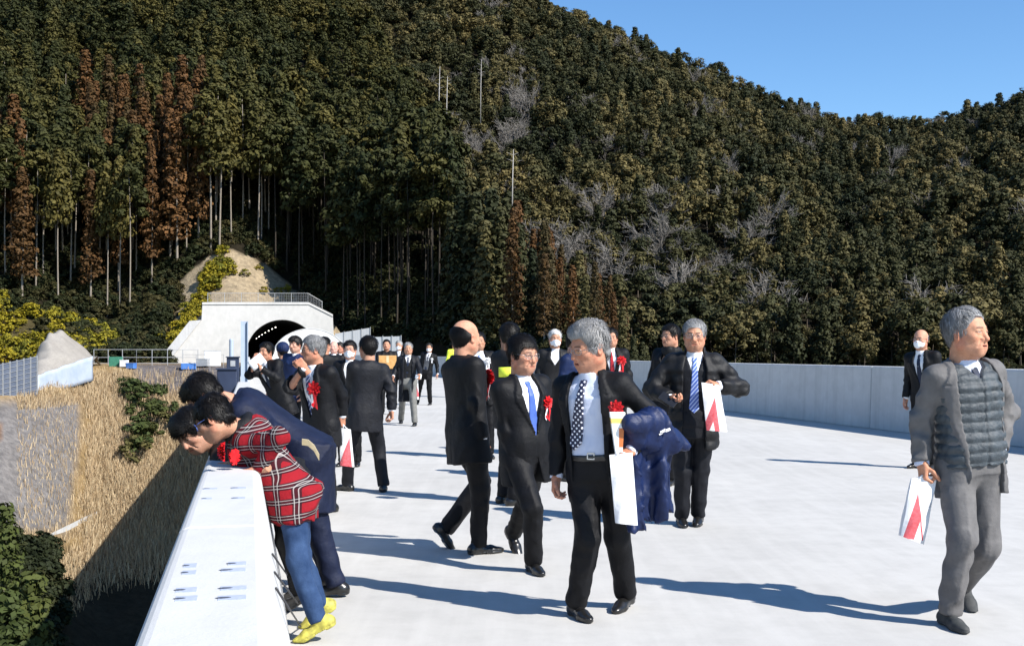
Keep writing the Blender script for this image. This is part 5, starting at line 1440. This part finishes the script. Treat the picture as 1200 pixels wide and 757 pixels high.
GALV = surf('galvanised_steel', (.30, .31, .32), (.42, .43, .44), 9, rough=.5, metal=.3, bumpy=.1)
top = lambda px, y: br(PS + .8, *uz(px, y))
railing('mesh_fence', 'grey mesh fence along the top edge of the tunnel portal', [top(243, 355), top(361, 355), top(378, 365)], 1.45, 2.2, 0, GALV, .035, fine=.24)
# white arched tent standing in front of the mouth
A0 = gnd(360, 423); A0 = br(150, uz(364, 400, 150)[0]); wA, hA, dA = 5.0, 4.6, 6.0
tent = empty('arched_tent', A0, 0, 'white barrel shaped tent standing in front of the dark tunnel mouth', 'tent')
TENT = surf('tent_fabric', (.52, .52, .51), (.62, .62, .61), 2, rough=.7, bscale=3, bdist=.05)
prof = [(wA * math.cos(a), hA * math.sin(a) ** .9) for a in np.linspace(0, math.pi, 25)]
G = np.array([[BN * x + BD * d + np.array([0, 0, z]) for x, z in prof] for d in np.linspace(0, dA, 7)])
b = MB(); b.sheet(G); o = b.obj('roof_sheet', TENT, tent, True)
b = MB(); b.add(G[0] + BD * .02, [tuple(range(25))]); b.obj('end_panel', TENT, tent)
for d in (0, 3, 6):
    b = MB(); b.tube([BN * x * 1.004 + BD * d + np.array([0, 0, z * 1.004]) for x, z in prof], .05, 6); b.obj('hoop', TENT, tent, True)
# hoardings right of the mouth
def panel(name, label, cat, px0, px1, y0, y1, ybot, Y, mat, post=None):
    p = [at(px0, ybot, Y), at(px1, ybot, Y), at(px1, y1, Y), at(px0, y0, Y)]; o0 = p[0]
    t = empty(name, o0, 0, label, cat); b = MB(); b.prism([q - o0 for q in p], (0, .12, 0)); b.obj('panel', mat, t)
    n = max(2, int(abs(px1 - px0) / 9)); 
    for i in range(n + 1):
        u = i / n; a = p[0] * (1 - u) + p[1] * u - o0; c = p[3] * (1 - u) + p[2] * u - o0
        b = MB(); b.tube([a - (0, .06, 0), c - (0, .06, -.1)], .05, 6); b.obj('post', GALV, t)
    return t
HOARD = surf('hoarding_grey', (.34, .36, .38), (.44, .45, .46), 1.2, rough=.5, stretch=(6, 1, .3))
panel('hoarding', 'tall grey hoarding with a sloping top right of the portal', 'hoarding', 393, 434, 391, 384, 416, 150, HOARD)
panel('hoarding', 'low grey corrugated hoarding behind the tan orange vest wearer', 'hoarding', 438, 470, 395, 394, 416, 118, HOARD)
# steel posts and dark boxes where the parapet ends
t = empty('steel_post', br(24.6, -.1, 0), 0, 'taller pale blue steel column standing at the far end of the parapet', 'post')
PBL = surf('pale_blue_steel', (.30, .36, .45), (.38, .44, .52), 3, rough=.5)
H_ = 2.12
b = MB(); R2 = np.stack([BN, BD, (0, 0, 1)]); b.box((0, 0, H_ / 2), (.06, .012, H_ / 2), R2); b.obj('web', PBL, t)
b = MB(); b.box(BN * -.068 + (0, 0, H_ / 2), (.008, .07, H_ / 2), R2); b.box(BN * .068 + (0, 0, H_ / 2), (.008, .07, H_ / 2), R2); b.obj('flange', PBL, t)
b = MB(); b.tube([(0, 0, 0), (0, 0, 1.75), (0, 0, 1.78)], [.05, .05, .03], 10); o = b.obj('steel_post', PBL, loc=br(27.5, -.42, 0)); tag(o, 'shorter round pale blue post behind the taller steel column', 'post')
NAVYP = surf('navy_steel', (.018, .026, .055), (.03, .042, .08), 3, rough=.45)
for (px, y0, y1, hw, Y, lab) in ((273, 419, 434, 7, 25.5, 'small dark blue steel cabinet with white plate beside the post'), (266, 433, 456, 11, 20.5, 'larger plain navy steel cabinet nearer along the outer parapet edge')):
    a = at(px, y1, Y); h = (y1 - y0) / F * Y; w = hw / F * Y
    t = empty('steel_cabinet', a, math.atan2(BN[1], BN[0]), lab, 'cabinet')
    b = MB(); b.box((0, 0, h * .5 - .35), (w, .22, h * .5 + .35)); b.obj('cabinet_body', NAVYP, t, bevel=.012)
    b = MB(); b.box((0, 0, h + .012), (w + .02, .25, .012)); b.obj('lid', NAVYP, t)
    if Y > 22: b = MB(); b.box((0, -.226, h * .55), (w * .4, .004, h * .22)); b.obj('plate', GALV, t)
    b = MB(); b.box((0, .2, -.75), (.05, .3, .05)); b.obj('bracket', GALV, t)
# the last low length of parapet beyond
parapet('parapet', [(-.226, .001), (-.226, .84), (-.205, .86), (.030, .86), (.052, .838), (.20, .001)], M_PAR, [28.6, 36, 44, 52, 60, 76, 92, 110, 130, 150], 'far low parapet length beyond the steel posts, running toward the tunnel')
# ------------------------------------------------------------------ left bank
railing('pipe_fence', 'pipe fence of square frames along the bank edge left of the tunnel', [np.array([*at(110, 421, 141)[:2], land(*at(110, 421, 141)[:2]) - .1]), np.array([*at(160, 421, 142)[:2], land(*at(160, 421, 142)[:2])]), np.array([*at(232, 420, 144)[:2], land(*at(232, 420, 144)[:2])])], 2.0, 2.0, 0, GALV, .045, rails=(1.0, .5, .12))
def onland(px, Y, dz=0.0): p = at(px, 413, Y); return np.array([p[0], p[1], land(p[0], p[1]) + dz])
# rockfall fence on its footing
pA, pB = at(-60, 494, 101), at(43, 466, 112.5); tA = 4.2
t = empty('guard_fence', pA, 0, 'tall slate blue rockfall guard fence on a pale footing at the left edge', 'fence')
d = pB - pA; d2 = nrm(np.array([d[0], d[1], 0])); nn = np.array([-d2[1], d2[0], 0]); NP = 12
SLATE = surf('slate_panel', (.085, .105, .145), (.12, .14, .185), 1.0, rough=.5)
b = MB(); b.hexa([nn * 0, d, d + nn * .06, nn * .06, (0, 0, tA), d + (0, 0, tA), d + nn * .06 + (0, 0, tA), nn * .06 + (0, 0, tA)]); b.obj('fence_panel', SLATE, t)
for i in range(NP + 1):
    p = d * i / NP; b = MB(); b.box(p + (0, 0, tA * .5) - nn * .06, (.05, .05, tA * .5 + .1)); b.obj('post', GALV, t)
b = MB()
for k_ in np.linspace(.08, .98, 9): b.tube([(0, 0, tA * k_) - nn * .05, d + (0, 0, tA * k_) - nn * .05], .022, 5)
b.obj('strand', GALV, t)
b = MB(); b.hexa([-nn * .5 - (0, 0, 1.6), d - nn * .5 - (0, 0, 1.6), d + nn * .5 - (0, 0, 1.6), nn * .5 - (0, 0, 1.6), -nn * .3, d - nn * .3, d + nn * .4, nn * .4]); b.obj('footing', MATS['wall_concrete'], t, bevel=.05)
# pale blue sheeting below the mound
n_, m_ = 26, 7; G = np.zeros((n_, m_, 3)); rn = np.random.default_rng(2)
for i in range(n_):
    u = i / (n_ - 1); Y = 114 + 13 * u
    for j in range(m_):
        w = j / (m_ - 1); px = 43 + 66 * u; y = (440 - 23 * u) * (1 - w) + (466 - 20 * u) * w
        p = at(px, y, Y - .8 * w); p[1] += .25 * math.sin(7 * u * 3.1) * (1 - .4 * w) + .12 * math.sin(23 * u + 3 * w); G[i, j] = p
b = MB(); b.sheet(G); o = b.obj('tarpaulin', surf('pale_blue_sheet', (.30, .36, .45), (.42, .47, .54), .5, rough=.6, bscale=1.5, bdist=.15), None, True); so = o.modifiers.new('thick', 'SOLIDIFY'); so.thickness = .12
tag(o, 'pale blue sheeting covering the low bank under the grey mound', 'sheeting')
# grey sprayed mound
mp = [(30, 446, 0), (44, 412, .5), (58, 391, 1), (74, 387, 1), (90, 402, .8), (103, 416, .4), (112, 424, 0)]
n_, m_ = 40, 16; G = np.zeros((n_, m_, 3))
for i in range(n_):
    u = i / (n_ - 1); px = 28 + 86 * u; yt = float(ip(px, [p[0] for p in mp], [p[1] for p in mp]))
    for j in range(m_):
        w = j / (m_ - 1); yb = 446 - 26 * u
        Y = 135 - 15 * (1 - u) * .8 - 9 * w + 3 * u; y = yt + (yb - yt) * w ** 1.2
        p = at(px, y, Y); p += np.array([.3 * nz(p[0], p[2], 2.2, 3), 0, .5 * nz(p[0], p[1] + p[2], 1.8, 4) + .9 * nz(p[0], p[2], 4, 7) * (1 - w * .5)]); G[i, j] = p
base = G[:, 0] + np.array([0, 8, -3.0]); G2 = np.concatenate([base[:, None], G], 1)
b = MB(); b.sheet(G2); b.sheet(np.stack([G[0], G[0] + (0, 9, -2)])); o = b.obj('mound', concrete('sprayed_mound', (.25, .23, .205), (.33, .305, .27), .5, 1.2), None, True); tag(o, 'grey stony mound rising above the pale blue sheeting', 'mound')
# small gear left along the bank edge
t = empty('net_panel', onland(136, 137.5), 0, 'green netted panel among gear by the pipe fence', 'panel')
b = MB(); b.box((0, 0, .6), (.85, .04, .6)); b.obj('panel', surf('green_net', (.03, .16, .10), (.06, .24, .16), 12, rough=.9), t)
for x in (-.85, .85): b = MB(); b.tube([(x, 0, 0), (x, 0, 1.3)], .03, 6); b.obj('post', GALV, t)
def crate(name, label, px, Y, w, h, d_, mat, lidm=None):
    t = empty(name, onland(px, Y), RN.uniform(-.3, .3), label, name.split('_')[-1]); b = MB(); b.box((0, 0, h * .5), (w, d_, h * .5)); b.obj('body', mat, t, bevel=.03)
    b = MB(); b.box((0, 0, h + .03), (w * 1.05, d_ * 1.05, .03)); b.obj('lid', lidm or mat, t, bevel=.01); return t
WH = surf('white_plastic', (.7, .7, .7), (.78, .78, .78), 4, rough=.5); BLU = surf('blue_plastic', (.04, .13, .42), (.07, .2, .5), 3, rough=.6)
crate('storage_box', 'small white box next to the green netted panel', 145.5, 137.2, .42, .8, .4, WH)
crate('storage_box', 'blue box right of the small white one on the bank edge', 154, 137, .5, .65, .4, BLU)
crate('storage_box', 'blue box at the foot of the white portal wing', 221, 139, .9, .75, .5, BLU, WH)
crate('generator_case', 'white machine case in front of the portal wall left of the steel posts', 249, 141, 1.0, 1.9, .6, WH, GALV)
crate('generator_case', 'low grey case beside the white machine case by the portal', 238, 140, .7, .9, .5, GALV)
railing('pipe_fence', 'thin pipe fence before the white portal wall left of the steel posts', [onland(214, 138.5), onland(262, 138.5)], 2.0, 1.6, 0, GALV, .03, rails=(1.0, .5))
# drainage channel on the slope
cp = []
for (px, y) in ((112, 604), (95, 612), (75, 622), (55, 632), (35, 642), (10, 652), (-20, 664)):
    Y = 110.0
    for _ in range(40):
        X = (px - CX) / F * Y; z = land(X, Y); yy = HY + (EYE - z) * F / Y
        Y += (yy - y) * .06
    cp.append(np.array([X, Y, z + .12]))
b = MB()
for a, c in zip(cp[:-1], cp[1:]):
    q = np.array([0, .55, .25]); b.hexa([a - q - (0, 0, .5), c - q - (0, 0, .5), c + q - (0, 0, .5), a + q - (0, 0, .5), a - q, c - q, c + q, a + q])
o = b.obj('drain_channel', MATS['wall_concrete']); tag(o, 'pale concrete drain channel running down across the dry grass slope', 'channel')
# ------------------------------------------------------------------ shrubs, bushes, dry grass
def at_land(px, y, Y0=115.0):
    Y = Y0
    for _ in range(60):
        X = (px - CX) / F * Y; z = land(X, Y); yy = HY + (EYE - z) * F / Y; Y += (yy - y) * .06
    return X, Y, z
shr = [mkleaf('foliage', crown_round(s, 2.4, 1.5, 16, 26, .22), LM['yellow']) for s in (41, 42, 43)]
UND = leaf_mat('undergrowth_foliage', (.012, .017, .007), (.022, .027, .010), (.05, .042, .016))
undm = [mkleaf('foliage', crown_round(s, 3.0, 1.7, 20, 34, .24), UND) for s in (54, 55)]
bsh = [mkleaf('foliage', crown_round(s, 3.0, 1.7, 20, 34, .24), LM['bush']) for s in (51, 52, 53)]
stem = []
for s in (1, 2):
    rn = random.Random(s); b = MB()
    for k_ in range(6): a = rn.uniform(0, 6.28); b.tube([(0, 0, -.3), (.35 * math.cos(a), .35 * math.sin(a), .7), (.8 * math.cos(a), .8 * math.sin(a), 1.5)], [.05, .035, .015], 4)
    st_ = mk_mesh('stem', np.vstack(b.v), b.f); st_.materials.append(DBARK); stem.append(st_)
def shrub(kind, X, Y, z, sc):
    src, lab, grp = (shr, 'yellow green shrub among others along the forest edge', 'yellow green shrubs at the forest edge') if kind == 'y' else (bsh, 'dark green bush in the dry grass of the slope', 'dark bushes on the dry slope')
    t = empty('shrub' if kind == 'y' else 'bush', (X, Y, z), RN.uniform(0, 6.28), lab, 'shrub' if kind == 'y' else 'bush', grp); t.scale = (sc, sc, sc * RN.uniform(.8, 1.1))
    c = mesh_obj('foliage', RN.choice(src), None, None, t); c.location = (0, 0, 1.15); mesh_obj('stem', RN.choice(stem), None, None, t)
for i in range(110):
    u = RN.random(); px = 192 + 78 * u + RN.uniform(-8, 8); Y = 158 + 24 * u + RN.uniform(-3, 2)
    X = (px - CX) / F * Y; z = land(X, Y)
    if px > 232 and Y < 166: continue
    shrub('y', X, Y, z, RN.uniform(.5, .95))
for i in range(8):
    px = RN.uniform(272, 345); Y = RN.uniform(176, 184); X = (px - CX) / F * Y; shrub('y', X, Y, land(X, Y), RN.uniform(.35, .6))
for i in range(130):
    px = RN.uniform(-25, 62) if i < 60 else RN.uniform(55, 135); Y = RN.uniform(138, 172) if i < 60 else RN.uniform(150, 172)
    X = (px - CX) / F * Y; shrub('y', X, Y, land(X, Y), RN.uniform(.6, 1.15))
for (px, y, sc) in ((150, 448, .8), (160, 462, 1.0), (172, 470, 1.1), (165, 482, 1.0), (182, 490, .9), (158, 505, .9), (168, 524, 1.15), (178, 515, 1.0), (190, 500, .9), (160, 534, 1.0), (148, 455, .6), (195, 478, .8), (186, 455, .7)):
    shrub('b', *at_land(px, y + 8), sc)
BS = []
for (px, Y) in ((60, 171), (178, 168)):       # two of the floor bushes stand as bushes of their own
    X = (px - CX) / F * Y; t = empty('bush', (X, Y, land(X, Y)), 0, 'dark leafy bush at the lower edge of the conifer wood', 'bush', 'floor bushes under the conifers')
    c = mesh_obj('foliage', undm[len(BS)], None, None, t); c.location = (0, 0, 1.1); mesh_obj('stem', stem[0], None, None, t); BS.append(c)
und = []
for _ in range(1700):
    px = RN.uniform(-90, 330); a0 = float(r0A(px)); Y = a0 + RN.uniform(-7, 34); X = (px - CX) / F * Y
    if 214 < px < 352 and Y < a0 + 2: continue
    if 186 < px < 412 and Y < 170: continue
    if X * BN[0] + Y * BN[1] < 13.5 and Y < 176 and px > 380: continue
    und.append((X, Y, land(X, Y)))
for _ in range(500):
    px = RN.uniform(50, 196); Y = RN.uniform(149, 176); X = (px - CX) / F * Y; und.append((X, Y, land(X, Y)))
for _ in range(900):
    px = RN.uniform(560, 1290); Y = (float(r0B(px)) if px > 740 else float(r0A(px)) + 2) + RN.uniform(-16, 14); X = (px - CX) / F * Y; und.append((X, Y, land(X, Y)))
for _ in range(900):  # dark bushes added over sunlit floor to stand in for deep shade
    px = RN.uniform(345, 540); a0 = float(r0A(px)); Y = a0 + RN.uniform(3, 46); X = (px - CX) / F * Y; und.append((X, Y, land(X, Y)))
for _ in range(260):
    px = RN.uniform(-50, 62); X, Y, z = at_land(px, RN.uniform(640, 775), 95.0); und.append((X, Y, z))
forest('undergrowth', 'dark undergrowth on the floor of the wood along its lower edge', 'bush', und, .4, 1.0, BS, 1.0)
# three conifers rising from the valley at the lower left
tall = [mkleaf('crown', crown_cone(s, 12, 2.6, 44, 52, .24, .3), leaf_mat('valley_pine_foliage', (.028, .04, .012), (.045, .058, .016), (.09, .08, .02))) for s in (61,)]
for (px, ytop, Y, sc, lab) in ((6, 588, 72, .85, 'upper pointed conifer at the left edge below the dry slope'), (38, 668, 62, .7, 'lower spreading conifer beside the shaded ground in the corner'), (10, 690, 58, .8, 'conifer nearest the lower left corner of the valley')):
    X = (px - CX) / F * Y; zt = EYE - (ytop - HY) * Y / F; z0 = zt - 14 * sc
    zl = land(X, Y); 
    t = empty('valley_conifer', (X, Y, zl - .2), 0, lab, 'tree'); hh = (zt - zl); sc2 = hh / 13.0
    t.scale = (max(sc2, .5), max(sc2, .5), max(sc2, .3)); c = mesh_obj('crown', tall[0], None, None, t); c.location = (0, 0, 7.0); c.rotation_euler = (0, 0, px); mesh_obj('trunk', KIND['rust'][2][0], None, None, t).scale = (.6, .6, .55)
# dry grass blades
r = np.random.default_rng(9); V = []; nb_ = 0
for _ in range(70000):
    px = r.uniform(20, 250); y = r.uniform(436, 690)
    e = ip(y, [440, 620], [106, 92]); 
    if px < e + 14 * nz(px, y, 18, 3) and 470 < y < 622 and r.random() < .88: continue
    if px > 150 and y < 470 and r.random() < .8: continue
    k_ = max(0.0, min(1.0, (690 - y) / 60))
    if r.random() > k_: continue
    # direct inverse of the slope profile
    Yg = float(ip(y, [425, 450, 500, 560, 640, 700, 757], [140, 134, 124, 116, 108, 98, 90])) - float(ip(px, [0, 60, 120, 200], [26, 18, 4, 0]))
    X = (px - CX) / F * Yg; z = land(X, Yg); h = r.uniform(.3, .95) * (1.25 if px > 100 else .7); a = r.uniform(0, 6.28); w = r.uniform(.015, .04); ln = r.normal(size=2) * .22 * h
    V += [(X - w * math.cos(a), Yg - w * math.sin(a), z - .1), (X + w * math.cos(a), Yg + w * math.sin(a), z - .1), (X + ln[0] + w * .5 * math.cos(a), Yg + ln[1] + w * .5 * math.sin(a), z + h), (X + ln[0] - w * .5 * math.cos(a), Yg + ln[1] - w * .5 * math.sin(a), z + h * .97)]
V = np.array(V); m, nt, bb = new_mat('dry_grass'); geo = nt.nodes.new('ShaderNodeNewGeometry'); rr = ramp(nt, geo.outputs['Random Per Island'], [(0, (.24, .16, .085)), (.5, (.40, .29, .165)), (1, (.54, .43, .27))]); nt.links.new(rr.outputs['Color'], bb.inputs['Base Color']); bb.inputs['Roughness'].default_value = .9
tag(mesh_obj('dry_grass', V, np.arange(len(V)).reshape(-1, 4), m), 'tall straw coloured dry grass covering the valley slope', 'grass', kind='stuff')
# bleached dead trunks sticking out of the hillside wood
DEAD = surf('bleached_wood', (.30, .28, .26), (.42, .40, .37), 3, rough=.9, bumpy=0)
for (px, y0, y1, Y) in ((514, 78, 128, 262), (523, 90, 130, 268), (563, 70, 112, 330), (600, 175, 222, 212), (768, 148, 164, 380), (700, 118, 150, 420)):
    a = at(px, y1 + 25, Y); h = (y1 - y0 + 25) * Y / F; t = empty('dead_trunk', a, 0, 'bleached bare dead trunk standing above the crowns', 'dead tree', 'bleached dead trunks on the hillside'); rn = random.Random(px)
    b = MB(); b.tube([(0, 0, -2), (.1, 0, h * .5), (.3, .1, h)], [.17, .13, .05], 6); b.obj('trunk', DEAD, t, True)
    for k_ in range(3): zz = h * rn.uniform(.6, .92); s_ = rn.choice((-1, 1)); b = MB(); b.tube([(.15, 0, zz), (.15 + s_ * 1.1, .2, zz + .5)], [.05, .02], 4); b.obj('branch', DEAD, t)
# printed marks on the parapet top, thin dark lines built as tubes at its foot
BLUM = surf('pale_blue_print', (.33, .37, .47), (.44, .48, .56), 60, rough=.6, bumpy=0); INK = surf('dark_print', (.05, .06, .09), (.09, .10, .13), 60, rough=.6, bumpy=0)
def z8(x, y): return 150 + x / 3.196, 520 + y / 3.196
for (x, y, w) in ((405, 448, 74), (390, 472, 98), (390, 540, 106), (384, 576, 114), (230, 456, 52), (226, 482, 56), (214, 547, 84), (214, 579, 88), (412, 165, 58), (412, 203, 52), (306, 168, 56), (294, 205, 40)):
    px, py = z8(x, y); p = gnd(px, py, .88); p[2] = .884; hw = w / 3.196 * .5 * p[1] / F
    t = empty('printed_mark', p, math.atan2(BN[1], BN[0]), 'small pale blue leaf shaped print on the white parapet top', 'print', 'leaf shaped prints on the parapet top')
    b = MB(); b.box((hw * .1, 0, -.0034), (hw * .9, .024 * (1 + .4 * (x % 3) / 3), .0006)); b.obj('pale_patch', BLUM, t)
    b = MB(); b.prism([(-hw, 0, -.0026), (-hw * .62, -.009, -.0026), (-hw * .15, -.006, -.0026), (hw * .05, 0, -.0026), (-hw * .15, .006, -.0026), (-hw * .62, .009, -.0026)], (0, 0, .0006)); b.obj('leaf_shape', INK, t)
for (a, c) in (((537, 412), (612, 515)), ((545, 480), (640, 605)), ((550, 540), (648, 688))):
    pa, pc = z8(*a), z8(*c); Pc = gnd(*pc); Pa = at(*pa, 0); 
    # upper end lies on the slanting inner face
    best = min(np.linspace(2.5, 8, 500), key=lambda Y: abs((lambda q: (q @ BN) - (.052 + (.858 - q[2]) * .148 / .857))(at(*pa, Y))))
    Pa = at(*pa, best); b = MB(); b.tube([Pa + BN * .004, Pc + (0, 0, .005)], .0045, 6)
    o = b.obj('strand', surf('dark_strand', (.03, .03, .035), (.06, .06, .065), 20, rough=.6, bumpy=0), None, True); tag(o, 'thin dark line slanting from the parapet face to the deck by the boy', 'strand', 'thin dark lines at the foot of the parapet')
